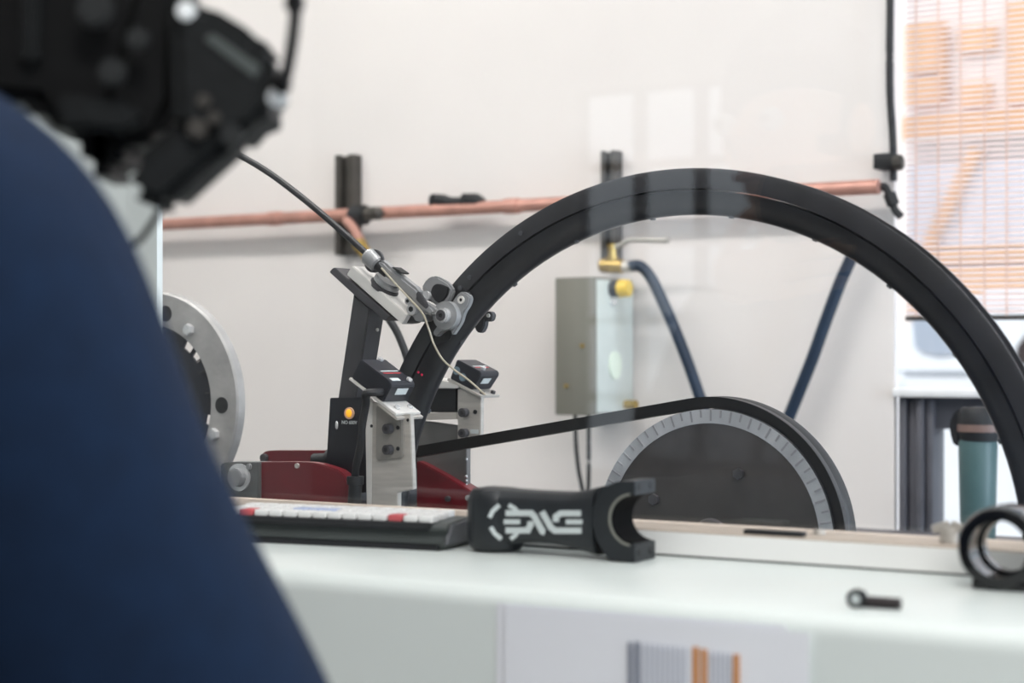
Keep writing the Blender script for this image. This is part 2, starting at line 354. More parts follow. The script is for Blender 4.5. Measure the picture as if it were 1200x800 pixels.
# grey control box with valve, lever, knob and hose
yb0 = 2.18; xb_0, xb_1 = at(650, 400, yb0).x, at(697, 400, yb0).x; zt = at(697, 324, yb0).z; zbb = 1.262
cb = thing('control_box', 'grey enamel control box on the wall with yellow knob', 'control box', ((xb_0+xb_1)/2, YW, zbb))
MB().bx(xb_0, xb_1, yb0, YW, zbb, zt, .0025).make('housing', M_box, cb)
MB().bx(xb_1, xb_1+.003, yb0+.004, YW-.004, zbb+.004, zt-.004, .001).make('pale_side', mat('pale_grey_green', (206, 213, 208), .4, noise=.04), cb)  # thin sheet on the right face, paler than the housing
c = Vector((xb_1+.003, yb0+.047, at(722, 338, yb0+.047).z))
MB().cyl(c, c+Vector((.012, 0, 0)), .012, seg=20).make('knob_collar', M_blackm, cb)
MB().cyl(c+Vector((.012, 0, 0)), c+Vector((.03, 0, 0)), .0135, .0125, 20, .002).make('yellow_knob', M_yellow, cb, label='yellow round knob')
MB().cyl(c+Vector((0, -.002, -.02)), c+Vector((.006, -.002, -.02)), .005, seg=12).make('screw', M_chrome, cb)
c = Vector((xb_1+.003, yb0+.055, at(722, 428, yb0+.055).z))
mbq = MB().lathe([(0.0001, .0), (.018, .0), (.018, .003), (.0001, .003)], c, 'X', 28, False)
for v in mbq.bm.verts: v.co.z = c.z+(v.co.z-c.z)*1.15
mbq.make('oval_disc', mat('pale_oval', (232, 244, 226), .25), cb, label='pale oval disc')  # pale oval disc set on the right face of the box
for px, py in ((664, 452), (683, 405)):
    p = at(px, py, yb0); MB().cyl(p, p+Vector((0, -.003, 0)), .003, seg=10).make('screw', M_brass, cb)
p = Vector((xb_1-.008, YW-.03, zbb)); q1 = at(735, 474, YW-.03)
MB().cyl(Vector((xb_1+.003, YW-.03, q1.z)), Vector((xb_1+.022, YW-.03, q1.z)), .007, seg=12).make('cable_gland', M_brass, cb)
yv = 2.24
bv = thing('ball_valve', 'brass ball valve with a grey lever on top of the control box', 'valve', at(717, 320, yv))
MB().cyl(at(704, 311, yv), at(731, 312, yv), .0105, seg=12, bev=.002).cyl(at(717, 318, yv), at(717, 300, yv), .009, seg=12).make('valve_body', M_brass, bv)
MB().cyl(at(717, 303, yv), at(717, 286, yv), .0065, seg=10).make('valve_stem', M_brass, bv)
MB().tube([at(716, 290, yv), at(726, 288, yv), at(737, 281, yv), at(748, 281, yv), at(783, 282, yv)], [.004, .004, .0036, .0036, .0036], 8).make('lever', mat('grey_lever', (168, 166, 160), .45, .4), bv)
MB().cyl(at(729, 312, yv), at(741, 312.5, yv), .0085, seg=8).make('hose_tail', M_alu, bv)
hz = lambda pts, Y: [at(x, y, Y) for x, y in pts]
h1 = MB().tube(smoothpath(hz([(738, 312), (750, 312), (762, 324), (776, 352), (795, 396), (815, 450), (832, 505), (845, 580), (850, 700)], yv)), .0085, 12)
h1.make('hose', M_hose, label='blue hose curving down from the brass valve', cat='hose', group='blue hoses')
h2 = MB().tube(smoothpath(hz([(1012, 262), (1000, 296), (985, 330), (968, 375), (952, 420), (936, 460), (924, 490), (905, 540), (895, 620), (890, 720)], YW-.03)), .009, 12)
h2.make('hose', M_hose, label='blue hose slanting down the wall right of the rim centre', cat='hose', group='blue hoses')
for k, (p, lab) in enumerate(((((674, 486), (675, 520), (678, 550), (684, 585), (686, 640)), 'thin dark cable below the control box, left of two'), (((690, 486), (690, 520), (690, 550), (689, 585), (688, 640)), 'thin dark cable below the control box, right of two'))):
    Y = 2.2; pts = hz(p, Y); pts[0].z = zbb+.002
    MB().tube(smoothpath(pts, 5), .0032, 8).make('cable', M_blackm, label=lab, cat='cable', group='cables below the control box')
# black supply cable beside the window
yc = YW-.02
sc_ = thing('supply_cable', 'thick black cable running down the wall beside the window', 'cable', at(1048, 258, yc))
MB().tube(smoothpath(hz([(1043, -420), (1043, -150), (1043, 0), (1042.5, 60), (1043, 110), (1045.5, 150), (1047, 185), (1047, 212)], yc)), .0052, 10).make('cable', M_black, sc_)
MB().bx(at(1024, 190, yc-.01).x, at(1048, 190, yc-.01).x, yc-.014, YW, at(1030, 199, yc).z, at(1030, 181, yc).z, .002).make('clamp_block', M_blackm, sc_)
MB().cyl(at(1047, 191, yc-.012), at(1058, 190, yc-.012), .011, seg=10, bev=.002).make('clamp_knob', M_strut, sc_)
MB().tube(smoothpath(hz([(1030, 220), (1037, 219), (1041, 226), (1045, 236), (1049, 246), (1056, 254)], yc-.01)), .0055, 8).cyl(at(1042, 227, yc-.01), at(1047, 240, yc-.01), .009, seg=8).make('elbow_fitting', M_blackm, sc_)

# teal bottle with black handled cap, on a bench by the window
YT = 2.08
c = at(1146, 600, YT); zbn = c.z-.04
bn = thing('bench', 'low bench below the window behind the rail', 'bench', (c.x+.1, YT, 0))
MB().bx(c.x-.2, c.x+.6, YT-.12, YT+.12, zbn-.03, zbn).make('bench_top', M_dframe, bn)
for dx in (-.17, .57):
    for dy in (-.09, .09): MB().bx(c.x+dx-.015, c.x+dx+.015, YT+dy-.015, YT+dy+.015, 0, zbn-.03).make('leg', M_dframe, bn)
tb = thing('bottle', 'tall teal bottle with black handled lid near the window', 'bottle', (c.x, YT, zbn))
M_teal = mat('teal_plastic', (70, 97, 99), .4, noise=.06)
ztb = at(1146, 515, YT).z
MB().lathe([(.0001, zbn), (.019, zbn), (.021, zbn+.01), (.0235, ztb-.004), (.022, ztb), (.0001, ztb)], (c.x, c.y, 0), 'Z', 28, False).make('bottle_body', M_teal, tb)
zl = at(1146, 477, YT).z
MB().lathe([(.0001, ztb-.001), (.024, ztb-.001), (.027, ztb+.012), (.027, zl-.008), (.022, zl), (.0001, zl)], (c.x+.003, c.y, 0), 'Z', 28, False).make('lid', M_blackm, tb)
MB().pp([(1112, 496), (1118, 482), (1136, 476), (1136, 492), (1126, 506), (1124, 522), (1117, 522), (1113, 508)], YT-.008, .016, .002).make('lid_handle', M_black, tb)
MB().lathe([(.0275, ztb+.010), (.0278, ztb+.010), (.0278, ztb+.019), (.0275, ztb+.019)], (c.x+.003, c.y, 0), 'Z', 28).make('lid_band', mat('brown_band', (120, 98, 92), .5), tb)

# ------------------------------------------------------------------ the wheel under test and its drive
RC = Vector((-.607, 1.2695, ZC-.163))
rim = thing('carbon_rim', 'large black carbon bicycle rim standing upright behind the glass', 'rim', RC-Vector((0, 0, .315)))
hw = .0125
MB().lathe([(.2985, -hw-.0008), (.3125, -hw+.0012), (.315, -hw+.0022), (.3148, -hw+.0042), (.3110, -hw+.005), (.3085, -.004), (.3085, .004), (.3110, hw-.005), (.3148, hw-.0042), (.315, hw-.0022), (.3125, hw-.0012), (.2985, hw+.0008), (.2982, hw-.001), (.2982, -hw+.001)], RC, seg=160).make('brake_track', M_carbon, rim)
MB().lathe([(.2974, -hw+.0016), (.2968, -hw-.0002), (.290, -hw+.001), (.2835, -.0085), (.2795, -.0055), (.2778, -.0028), (.2776, 0), (.2778, .0028), (.2795, .0055), (.2835, .0085), (.290, hw-.001), (.2968, hw+.0002), (.2974, hw-.0016)], RC, seg=160).make('rim_body', M_carbon, rim)
M_hole = mat('spoke_hole', (70, 72, 76), .4)
mbh = MB()
for k in range(24):
    a = 2*math.pi*(k+.4)/24; u = Vector((math.cos(a), 0, math.sin(a)))
    sgn = -1 if k % 2 else 1
    p = RC+u*.2795+Vector((0, sgn*.002, 0)); mbh.cyl(p-u*.003, p+u*.002, .0024, seg=8)
mbh.make('nipple_seats', M_hole, rim, kind='stuff')
for a in (131, 133.5, 119, 214):                              # small moulded marks on the wall of the rim
    u = Vector((math.cos(R(a)), 0, math.sin(R(a)))); p = RC+u*.306+Vector((0, -hw-.0002, 0))
    MB().cyl(p+Vector((0, .001, 0)), p-Vector((0, .0006, 0)), .0022, seg=10).make('wear_dot', M_hole, rim)
M_lz = mat('laser_red', (235, 30, 80), .4)
for px, py in ((490.5, 436), (494.5, 439)):
    p = at(px, py, RC.y-hw-.0006); MB().cyl(p, p+Vector((0, -.0006, 0)), .0011, seg=10).make('red_dot', M_lz, rim, label='small red laser dot')

PC = Vector((-.6125, 1.335, ZC-.1565)); RP = .1105
pu = thing('drive_pulley', 'black drive pulley disc with a grey marked ring', 'pulley', PC+Vector((0, .02, -.12)))
MB().lathe([(.0001, .0), (.0985, .0), (.0985, .024), (.0001, .024)], PC, seg=96, closed=False).make('disc', mat('black_gloss_disc', (60, 57, 56), .25, coat=.3, noise=.3, nscale=14), pu)
MB().lathe([(.0983, -.0005), (RP-.0002, -.0005), (RP-.0002, .001), (.0983, .001)], PC, seg=96).make('scale_ring', mat('grey_scale_ring', (178, 180, 184), .35, .35, noise=.2, nscale=30), pu, label='grey ring with tick marks')
tick0 = None
for k in range(72):
    a = 2*math.pi*k/72; u = Vector((math.cos(a), 0, math.sin(a))); L = .0065 if k % 2 else .0095
    p = PC+u*(.1098-L/2)+Vector((0, -.0008, 0))
    MB().box(p, (L, .0006, .0016), Matrix.Rotation(-a, 3, 'Y')).make('tick', mat('tick_grey', (140, 140, 144), .5), pu)
MB().lathe([(RP-.003, .0005), (RP, .0005), (RP-.004, .006), (RP-.004, .018), (RP, .024), (RP-.003, .024)], PC, seg=96).make('groove_rim', M_darkst, pu)
MB().lathe([(.0001, -.004), (.016, -.004), (.018, .002), (.0001, .002)], PC, seg=32, closed=False).make('hub_cap', M_steel, pu)
for a in (65, 150, 235, 330):
    u = Vector((math.cos(R(a)), 0, math.sin(R(a)))); p = PC+u*.062
    MB().cyl(p, p-Vector((0, .004, 0)), .005, seg=6).make('bolt', M_steel, pu)
# belt: around the pulley and a small motor pulley to the left
rb = RP+.0055; C2 = Vector((-1.035, PC.y, 0)); ang = math.atan(.172); r2 = .030
tp = (PC.x-rb*math.sin(ang), PC.z+rb*math.cos(ang))
tl = (C2.x-r2*math.sin(ang), tp[1]-(tp[0]-(C2.x-r2*math.sin(ang)))*math.tan(ang))
C2.z = tl[1]-r2*math.cos(ang)
loop = []
dd = math.hypot(PC.x-C2.x, PC.z-C2.z)
phi = math.atan2(PC.z-C2.z, PC.x-C2.x); be = math.asin((rb-r2)/dd)
for k in range(61):
    a = phi+math.pi/2+be-(math.pi+2*be)*k/60; loop.append((PC.x+rb*math.cos(a), PC.z+rb*math.sin(a)))
for k in range(21):
    a = phi-math.pi/2-be-(math.pi-2*be)*k/20; loop.append((C2.x+r2*math.cos(a), C2.z+r2*math.sin(a)))
mbb = MB(); n = len(loop); rings = []
for i in range(n):
    p, q, pr_ = loop[i], loop[(i+1) % n], loop[i-1]; t = Vector((q[0]-pr_[0], 0, q[1]-pr_[1])).normalized(); nn = Vector((-t.z, 0, t.x))
    c0 = Vector((p[0], PC.y+.012, p[1]))
    rings.append([mbb.bm.verts.new(c0+nn*a+Vector((0, b, 0))) for a, b in ((.005, -.0125), (.005, -.004), (.0035, 0), (.005, .004), (.005, .0125), (-.005, .009), (-.005, -.009))])
for i in range(n):
    A, Bq = rings[i], rings[(i+1) % n]
    for k in range(7): mbb.bm.faces.new((A[k], A[(k+1) % 7], Bq[(k+1) % 7], Bq[k]))
M_belt = mat('rubber_belt', (38, 37, 37), .5, noise=.2, nscale=30)
mbb.make('drive_belt', M_belt, label='black rubber drive belt running over the pulley to the left', cat='belt')
mo = thing('motor_pulley', 'small dark motor pulley at the left end of the belt', 'pulley', C2+Vector((0, .02, -.03)))
MB().lathe([(.0001, .0), (.0255, .0), (.021, .006), (.021, .018), (.0255, .024), (.0001, .024)], C2, seg=40, closed=False).make('sheave', M_darkst, mo)
MB().cyl(C2+Vector((0, .024, 0)), C2+Vector((0, .16, 0)), .024, seg=32, bev=.002).make('motor_shaft', M_darkst, mo)
# bearing stand below the sight line carrying pulley and rim
st = thing('bearing_stand', 'dark steel bearing stand behind the rail carrying pulley and rim', 'stand', (PC.x, 1.40, 0))
MB().cyl(PC+Vector((0, .024, 0)), PC+Vector((0, .11, 0)), .012, seg=20).make('axle', M_steel, st)
MB().bx(PC.x-.04, PC.x+.04, PC.y+.06, PC.y+.12, 0, PC.z+.03, .004).make('column', M_darkst, st)
MB().bx(PC.x-.2, PC.x+.2, 1.20, PC.y+.12, 0, .03, .004).make('foot', M_darkst, st)
for s in (-.09, .09):
    zr = RC.z-math.sqrt((.315+.02)**2-s*s)
    MB().cyl((RC.x+s, RC.y-.02, zr), (RC.x+s, RC.y+.02, zr), .0195, seg=24).make('support_roller', M_black, st)
    MB().bx(RC.x+s-.012, RC.x+s+.012, RC.y-.034, RC.y-.022, .03, zr+.015).make('roller_arm', M_darkst, st)

# ------------------------------------------------------------------ machine bed and red base plates
ZB = ZC-.165
bed = thing('machine_bed', 'steel bed of the test rig hidden below the rail', 'machine', (-1.25, 1.3, 0))
MB().bx(-1.75, -.82, 1.115, 1.240, ZB-.05, ZB, .003).make('front_beam', M_darkst, bed)
MB().bx(-1.75, -.76, 1.300, 1.329, ZB-.05, ZB, .003).make('middle_beam', M_darkst, bed)
MB().bx(-1.75, -.76, 1.372, 1.480, ZB-.05, ZB, .003).make('rear_beam', M_darkst, bed)
for x in (-1.72, -.85):
    for y in (1.15, 1.45): MB().bx(x-.02, x+.02, y-.02, y+.02, 0, ZB-.05).make('leg', M_darkst, bed)
fp = thing('base_plate', 'maroon steel base plate in front with a grey bolted end', 'plate', Vector((at(355, 560, 1.19).x, 1.19, ZB)))
low = 600
def basepts(pts, Y): 
    P = [at(x, y, Y) for x, y in pts]
    for i in (-1, -2): P[i].z = ZB
    return P
MB().prism(basepts([(303, 541.5), (340, 541), (362, 541.5), (374, 543.5), (386, 547), (396, 550.5), (403, 556), (408, 567), (406, 600), (303, 600)], 1.19), (0, .012, 0), .001).make('plate', M_red, fp)
MB().prism(basepts([(258, 544), (264, 541.5), (303, 541.5), (303, 600), (258, 600)], 1.186), (0, .02, 0), .001).make('end_block', mat('grey_painted_block', (104, 106, 106), .45, .3, noise=.15), fp, label='grey end block')
for px, py, r in ((281, 559, .0085), (293, 546.5, .003)):
    p = at(px, py, 1.186); MB().cyl(p, p+Vector((0, -.008 if r > .005 else -.003, 0)), r, seg=16, bev=.0008).make('bolt', M_cast, fp)
    if r > .005: MB().lathe([(r, -.002), (r+.004, -.002), (r+.004, 0), (r, 0)], p, seg=24).make('washer', M_chrome, fp)
p = at(349, 545.5, 1.19); MB().cyl(p, p+Vector((0, -.002, 0)), .0022, seg=10).make('rivet', M_alu, fp)
rp = thing('base_plate', 'maroon steel base plate at the back with a rounded corner', 'plate', Vector((at(350, 540, 1.31).x, 1.31, ZB)))
MB().prism(basepts([(303.5, 545), (304.5, 536), (308, 530), (313, 528), (318, 527.7), (392, 527.7), (398, 600), (303.5, 600)], 1.31), (0, .012, 0), .001).make('plate', M_red, rp)
for px, py in ((311, 536), (375, 536.5)):
    p = at(px, py, 1.31); MB().cyl(p, p+Vector((0, -.004, 0)), .004, seg=10).make('bolt', M_steel, rp)
MB().cyl(at(368, 538.5, 1.29), at(385, 538, 1.29), .006, seg=16).cyl(at(384, 538, 1.29), at(404, 536, 1.29), .0095, seg=16, bev=.002).make('spindle', M_blackm, rp)
# red gusset at the right bracket
gu = thing('gusset_plate', 'maroon triangular gusset plate behind the rim foot', 'plate', Vector((at(520, 590, 1.43).x, 1.43, ZB)))
MB().prism(basepts([(488, 540), (494, 542), (520, 556), (546, 571.5), (566, 585), (572, 600), (488, 600)], 1.375), (0, .02, 0), .001).make('plate', M_red, gu)
for px, py in ((550, 583), (526, 584)):
    p = at(px, py, 1.375); MB().cyl(p, p+Vector((0, -.004, 0)), .0028, seg=12, bev=.0006).make('bolt', M_chrome if px > 540 else M_steel, gu)

# ------------------------------------------------------------------ brake post with its head
yp = 1.235
bp = thing('brake_post', 'dark steel upright post leaning right with black switch panel', 'post', Vector((at(395, 560, yp).x, yp+.012, ZB)))
P = [at(x, y, yp) for x, y in ((414, 344), (433.5, 361), (397, 585), (378, 585))]
v = (P[2]-P[1])/abs((P[2]-P[1]).z); P[2] = P[2]+v*(P[2].z-ZB); v = (P[3]-P[0])/abs((P[3]-P[0]).z); P[3] = P[3]+v*(P[3].z-ZB)
MB().prism(P, (0, .024, 0), .0012).make('upright', M_steel, bp)
MB().pp([(385.6, 318.7), (389, 314.5), (392, 313.2), (457, 370.5), (450, 375.8), (414.5, 345.2)], yp-.004, .026, .0006).make('head_plate', M_steel, bp)
MB().pp([(405.8, 321.8), (412.5, 311), (477, 368.5), (470.5, 379.5)], yp-.003, .024, .0008).make('clamp_block', M_alul, bp, label='bright aluminium block')
MB().pp([(470.5, 379.5), (477, 368.5), (486, 371), (485, 374), (480, 378)], yp+.004, .016, .0004).make('clamp_nose', M_steel, bp)
pl = MB().prism([at(386.5, 466, yp-.002), at(427, 465.5, yp-.002), at(428.5, 470, yp-.002), at(428.5, 577, yp-.002), at(380, 577, yp-.002)], (0, .002, 0), .0006).make('switch_panel', mat('panel_black', (24, 26, 34), .35, noise=.2), bp)
c = at(410, 484, yp-.002)
MB().cyl(c, c-Vector((0, .0016, 0)), .0053, seg=24).make('lamp_bezel', mat('pale_bezel', (232, 190, 158), .4), pl, label='pale round bezel')
MB().sph(c-Vector((0, .0016, 0)), (.0034, .0012, .0038), 14).make('orange_lamp', mat('amber_lamp', (255, 182, 40), .3, emit=.6), pl, label='small amber lamp')
text(pl, 'lettering', 'NO 600V', .0043, at(409.3, 495, yp-.0024), FACE, M_print)
p = at(394.5, 498, yp-.003); MB().sph(p, (.0018, .0008, .004), 8).make('screw', M_chrome, bp)
p = at(442, 386, yp+.024); MB().cyl(at(441.5, 386.5, yp+.012), at(443, 386.2, yp+.012), .0016, seg=8).make('screw', M_alu, bp)

# ------------------------------------------------------------------ rim brake
yn = RC.y-hw
br = thing('rim_brake', 'grey alloy bicycle rim brake clamped on the left of the rim', 'brake', at(500, 370, yn-.01))
# round spring housing on the block
c = at(452, 335, yp+.010)
ux = (at(470, 379, yp)-at(406, 322, yp)).normalized(); un = Vector((-ux.z, 0, ux.x))
if un.z < 0: un = -un
def frm(o, a, b, cc): return o+ux*a+un*b+Vector((0, cc, 0))
c0 = at(451, 335.5, yp+.010)
MB().cyl(c0-un*.004, c0+un*.0010, .0140, seg=32, bev=.001).make('spring_base', M_steel, br)
MB().cyl(c0+un*.0005, c0+un*.0072, .0126, seg=32, bev=.0015).make('spring_housing', M_cast, br)
# lever arm: tapered body from the barrel to the pad pivot
ya = yn-.022
MB().pp([(443, 303), (450, 306.5), (457, 314), (468, 322), (480, 332), (488, 338), (491, 344), (490, 350), (497, 355), (505, 358), (510, 365), (505, 371), (497, 366), (487, 361), (483, 355), (481, 351), (470, 341), (458, 330), (446, 320), (440, 312)], ya, .011, .0022).make('brake_arm', M_cast, br)
MB().pp([(458.5, 313.5), (461, 312.5), (471, 319.5), (470, 321)], ya-.001, .012, .0004).make('arm_slot', M_blackm, br)
MB().pp([(487, 343), (490, 341), (496, 350), (500, 357), (499, 362), (494, 358), (488, 352)], ya-.002, .004, .0008).make('arm_collar', M_steel, br)
# barrel at the end of the cable housing
q0, q1 = at(433.5, 301, ya+.004), at(447, 314, ya+.004); q = (q1-q0).normalized()
MB().cyl(q0-q*.002, q0+q*.012, .0085, .0075, 24, .001).make('barrel', M_cast, br)
MB().cyl(q0-q*.004, q0-q*.001, .0062, seg=20).make('barrel_collar', M_chrome, br)
MB().lathe([(.0075, -.0012), (.0105, -.0012), (.0105, .0012), (.0075, .0012)], q0+q*.006, seg=24).make('barrel_ring', M_steel, br)
MB().cyl(q0+q*.010, q0+q*.024, .0055, .004, 16).make('barrel_neck', M_black, br)
# pinch bolt cluster
for px, py, r in ((477.5, 352.5, .0034), (481.5, 362, .0052)):
    p = at(px, py, ya-.001); MB().cyl(p, p+Vector((0, .014, 0)), r, seg=18, bev=.0006).make('pinch_bolt', M_chrome, br)
    MB().cyl(p-Vector((0, .0004, 0)), p+Vector((0, .001, 0)), r*.5, seg=6).make('bolt_socket', M_blackm, br)
MB().pp([(484, 366), (493, 362), (499, 369), (496, 376), (488, 377), (482, 372)], ya+.004, .016, .001).make('cable_anchor', M_cast, br)
# rear arm with dark hollow
MB().pp([(493, 337), (499, 327), (507, 323), (513, 324), (525, 331), (531, 340), (527, 352), (520, 363), (508, 356), (500, 349)], yn-.008, .006, .0015).make('rear_arm', M_cast, br)
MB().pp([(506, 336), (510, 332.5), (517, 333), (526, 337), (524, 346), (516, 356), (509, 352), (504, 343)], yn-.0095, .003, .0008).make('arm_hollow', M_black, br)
p = at(501.5, 346.5, yn-.010); MB().cyl(p, p-Vector((0, .004, 0)), .0042, seg=20, bev=.0006).make('side_screw', M_chrome, br)
# pad holder lying on the brake track
MB().pp([(537, 343), (541, 341.3), (547, 344), (551, 348), (549, 357), (543, 366), (539.5, 378), (533, 388), (529.5, 393), (527.5, 388), (527, 385), (521, 387), (511, 395), (506, 390), (513, 380), (517, 372), (526, 358)], yn-.009, .007, .0012).make('pad_holder', M_cast, br)
p = at(540.5, 351.3, yn-.0092); MB().lathe([(.0016, -.0012), (.0034, -.0012), (.0034, .001), (.0016, .001)], p, seg=20).make('eyelet', M_alul, br)
MB().cyl(p, p+Vector((0, -.0004, 0)), .0016, seg=14).make('eyelet_hole', M_black, br)
p = at(521, 369.5, yn-.016)
MB().lathe([(.006, .0), (.0125, .0), (.0125, .007), (.006, .007)], p, seg=36).make('washer_cup', M_cast, br)
MB().cyl(p+Vector((0, .003, 0)), p-Vector((0, .006, 0)), .0066, seg=24, bev=.0012).make('pad_bolt', M_chrome, br)
MB().lathe([(.0022, -.0068), (.0048, -.0068), (.0048, -.0056), (.0022, -.0056)], p, seg=24).make('bolt_rim', M_steel, br)
MB().cyl(p-Vector((0, .0064, 0)), p-Vector((0, .0055, 0)), .0022, seg=6).make('bolt_socket', M_blackm, br)
# rubber pads on both sides of the track
MB().pp([(526, 352), (543, 338), (552, 345), (540, 372), (526, 398), (510, 404), (509, 392)], yn-.004, .0028, .0006).make('brake_pad', M_black, br)
yfar = RC.y+hw
MB().pp([(514, 352), (531, 338), (540, 345), (528, 372), (514, 398), (498, 404), (497, 392)], yfar+.0012, .004, .0008).make('brake_pad', M_black, br)
MB().pp([(556, 383), (566, 370), (571, 364), (576, 366), (576.5, 372), (573, 377), (568, 375), (567, 383), (563, 390), (558, 389)], yfar+.006, .008, .001).make('far_pad_holder', M_steel, br)
p = at(572.5, 369.5, yfar+.005); MB().cyl(p, p-Vector((0, .0012, 0)), .0018, seg=10).make('far_bolt', M_alul, br)
MB().tube([at(566, 383, yfar+.010), at(545, 372, yfar+.012), at(515, 352, yfar+.012), at(497, 345, yfar+.006), at(497, 348, yn+.0-.006)], .004, 8).make('bridge', M_steel, br)
# cable housing and bare cable
MB().tube(smoothpath([at(-120, 60, 1.20), at(40, 82, 1.21), at(170, 125, 1.22), at(262, 172, ya+.004), at(310, 199, ya+.004), at(352, 230, ya+.004), at(395, 266, ya+.004), at(434, 301, ya+.004)]), .0030, 10).make('cable_housing', M_black, label='black brake cable housing arching down to the brake', cat='cable')
MB().tube(smoothpath([at(447, 314, ya-.002), at(462, 331, ya-.0025), at(480, 350, ya-.0025), at(495, 367, ya-.0025), at(502, 384, ya-.002), at(508, 402, ya), at(518, 420, ya), at(532, 433, ya), at(550, 446, ya), at(568.5, 462.5, ya)]), .00095, 8).make('brake_wire', mat('bare_wire', (196, 188, 170), .35, .5), label='thin bare brake wire curling below the brake', cat='wire')
# black hose behind the block
MB().tube(smoothpath([at(455, 373, 1.5), at(463, 385, 1.5), at(470, 400, 1.5), at(477, 420, 1.5), at(484, 450, 1.5), at(488, 520, 1.5), at(489, 590, 1.5)]), .0042, 10).make('hose', M_blackm, label='thin black hose hanging behind the aluminium block', cat='hose')

# ------------------------------------------------------------------ laser sensor, left
def ylab(px, Y): return at(px, 450, Y)
yl = 1.185
ls = thing('laser_sensor', 'black laser sensor box on aluminium bracket left of rim', 'sensor', Vector((at(455, 590, yl).x, yl+.01, ZB)), 'laser sensors')
tl_ = [(427.5, 469), (433, 466), (440, 469.5), (463, 487), (481, 485.5)]
P = [at(x, y, yl) for x, y in ((436, 471), (446, 473), (463, 486), (480.5, 485), (484, 573), (466, 577), (466, 600), (434.5, 600))]
P[-1].z = ZB; P[-2].z = ZB
MB().prism(P, (0, .006, 0), .0006).make('bracket', M_alu, ls)
P = [at(x, y, yl) for x, y in ((427.5, 469), (432, 466), (436.5, 471), (435, 600), (430, 600))]; P[-1].z = ZB; P[-2].z = ZB
MB().prism(P, (0, .004, 0), .0005).make('bracket_flange', M_alul, ls, label='bright bracket edge')
MB().pp([(440.5, 477), (443, 474), (448, 475), (462, 485.5), (471, 486), (471.5, 534), (469.5, 537), (443, 540), (440.5, 537)], yl-.0025, .0028, .0006).make('adapter_plate', mat('dull_aluminium', (150, 147, 141), .45, .2, noise=.15, bump=.1), ls)
for py in (502, 526.5):
    p = at(457.5, py, yl-.0025)
    MB().cyl(p, p-Vector((0, .007, 0)), .0042, seg=20, bev=.0005).make('socket_bolt', M_steel, ls)
    MB().cyl(p-Vector((0, .0072, 0)), p-Vector((0, .0068, 0)), .0021, seg=6).make('bolt_socket', M_black, ls)
    p = p+Vector((.008, .0006, .001)); MB().cyl(p, p-Vector((0, .0012, 0)), .0018, seg=8).make('slot', M_black, ls)
for px, py in ((478, 492), (435.5, 499)):
    p = at(px, py, yl); MB().cyl(p, p-Vector((0, .0004, 0)), .0014, seg=10).make('hole', M_black, ls)
# tilted mounting plate, sensor body
e1 = (at(463, 487, yl-.012)-at(408.5, 444.5, yl-.012)); L = e1.length; e1.normalize(); e3 = Vector((-e1.z, 0, e1.x)); e3 = e3 if e3.z > 0 else -e3
def tilt(o, pts, dy): return [o+e1*a+e3*b for a, b in pts], (0, dy, 0)
o = at(408.5, 444.5, yl-.012)
MB().prism(*tilt(o, [(0, 0), (L, 0), (L, .0022), (0, .0022)], .037), .0003).make('mounting_plate', M_alul, ls)
MB().prism(*tilt(o, [(L*.8-.01, -.0026), (L+.003, -.0026), (L+.003, -.0002), (L*.8-.01, -.0002)], .039), .0003).make('lower_plate', M_alu, ls)
bl0, bl1 = .001, L*.70
MB().prism(*tilt(o+Vector((0, .001, 0)), [(bl0, .0024), (bl1, .0024), (bl1, .0185), (bl1-.003, .021), (bl0, .021)], .036), .0008).make('sensor_body', mat('sensor_black', (30, 32, 40), .42, noise=.12), ls)
def on(a, b, cc): return o+e1*a+e3*b+Vector((0, cc, 0))
MB().prism([on(bl1+.0001, .010, .012), on(bl1+.0001, .010, .028), on(bl1+.0001, .016, .028), on(bl1+.0001, .016, .012)], e1*.0005).make('label', M_print, ls, label='white sensor label')
MB().prism([on(bl1-.008, .0211, .006), on(bl1-.008, .0211, .018), on(bl1-.004, .0211, .018), on(bl1-.004, .0211, .006)], e3*.0004).make('label', M_print, ls)
for k, m in ((.5, M_print), (.58, mat('red_print', (196, 70, 76), .5))):
    MB().prism([on(bl1*k, .0211, .007), on(bl1*k, .0211, .032), on(bl1*k+.0012, .0211, .032), on(bl1*k+.0012, .0211, .007)], e3*.0002).make('printed_line', m, ls)
for a, cc in ((.003, .027), (bl1-.004, .030)):
    MB().cyl(on(a, .0211, cc), on(a, .0235, cc), .0028, seg=14, bev=.0005).make('screw', M_chrome, ls)
for a, cc in ((L*.86, .010), (L*.86, .029)):
    MB().cyl(on(a, .0022, cc), on(a, .0046, cc), .0026, seg=14, bev=.0005).make('screw', M_chrome, ls)
MB().tube(smoothpath([on(bl1*.86, .009, .002), on(bl1*.84, .0085, -.007), on(bl1*.72, .004, -.012), at(429, 472, yl-.018), at(425, 494, yl-.016), at(422, 524, yl-.012), at(417, 548, yl-.008), at(416, 562, yl-.005)]), .0034, 10).make('sensor_cable', M_black, ls)
cc = at(416.5, 562, yl-.005); cb2 = Vector((cc.x-.004, cc.y, ZB))
MB().cyl(cc+Vector((0, 0, .003)), cc-Vector((0, 0, .004)), .0075, seg=12).cyl(cc-Vector((0, 0, .004)), cb2, .0058, seg=12).make('cable_gland', M_blackm, ls)

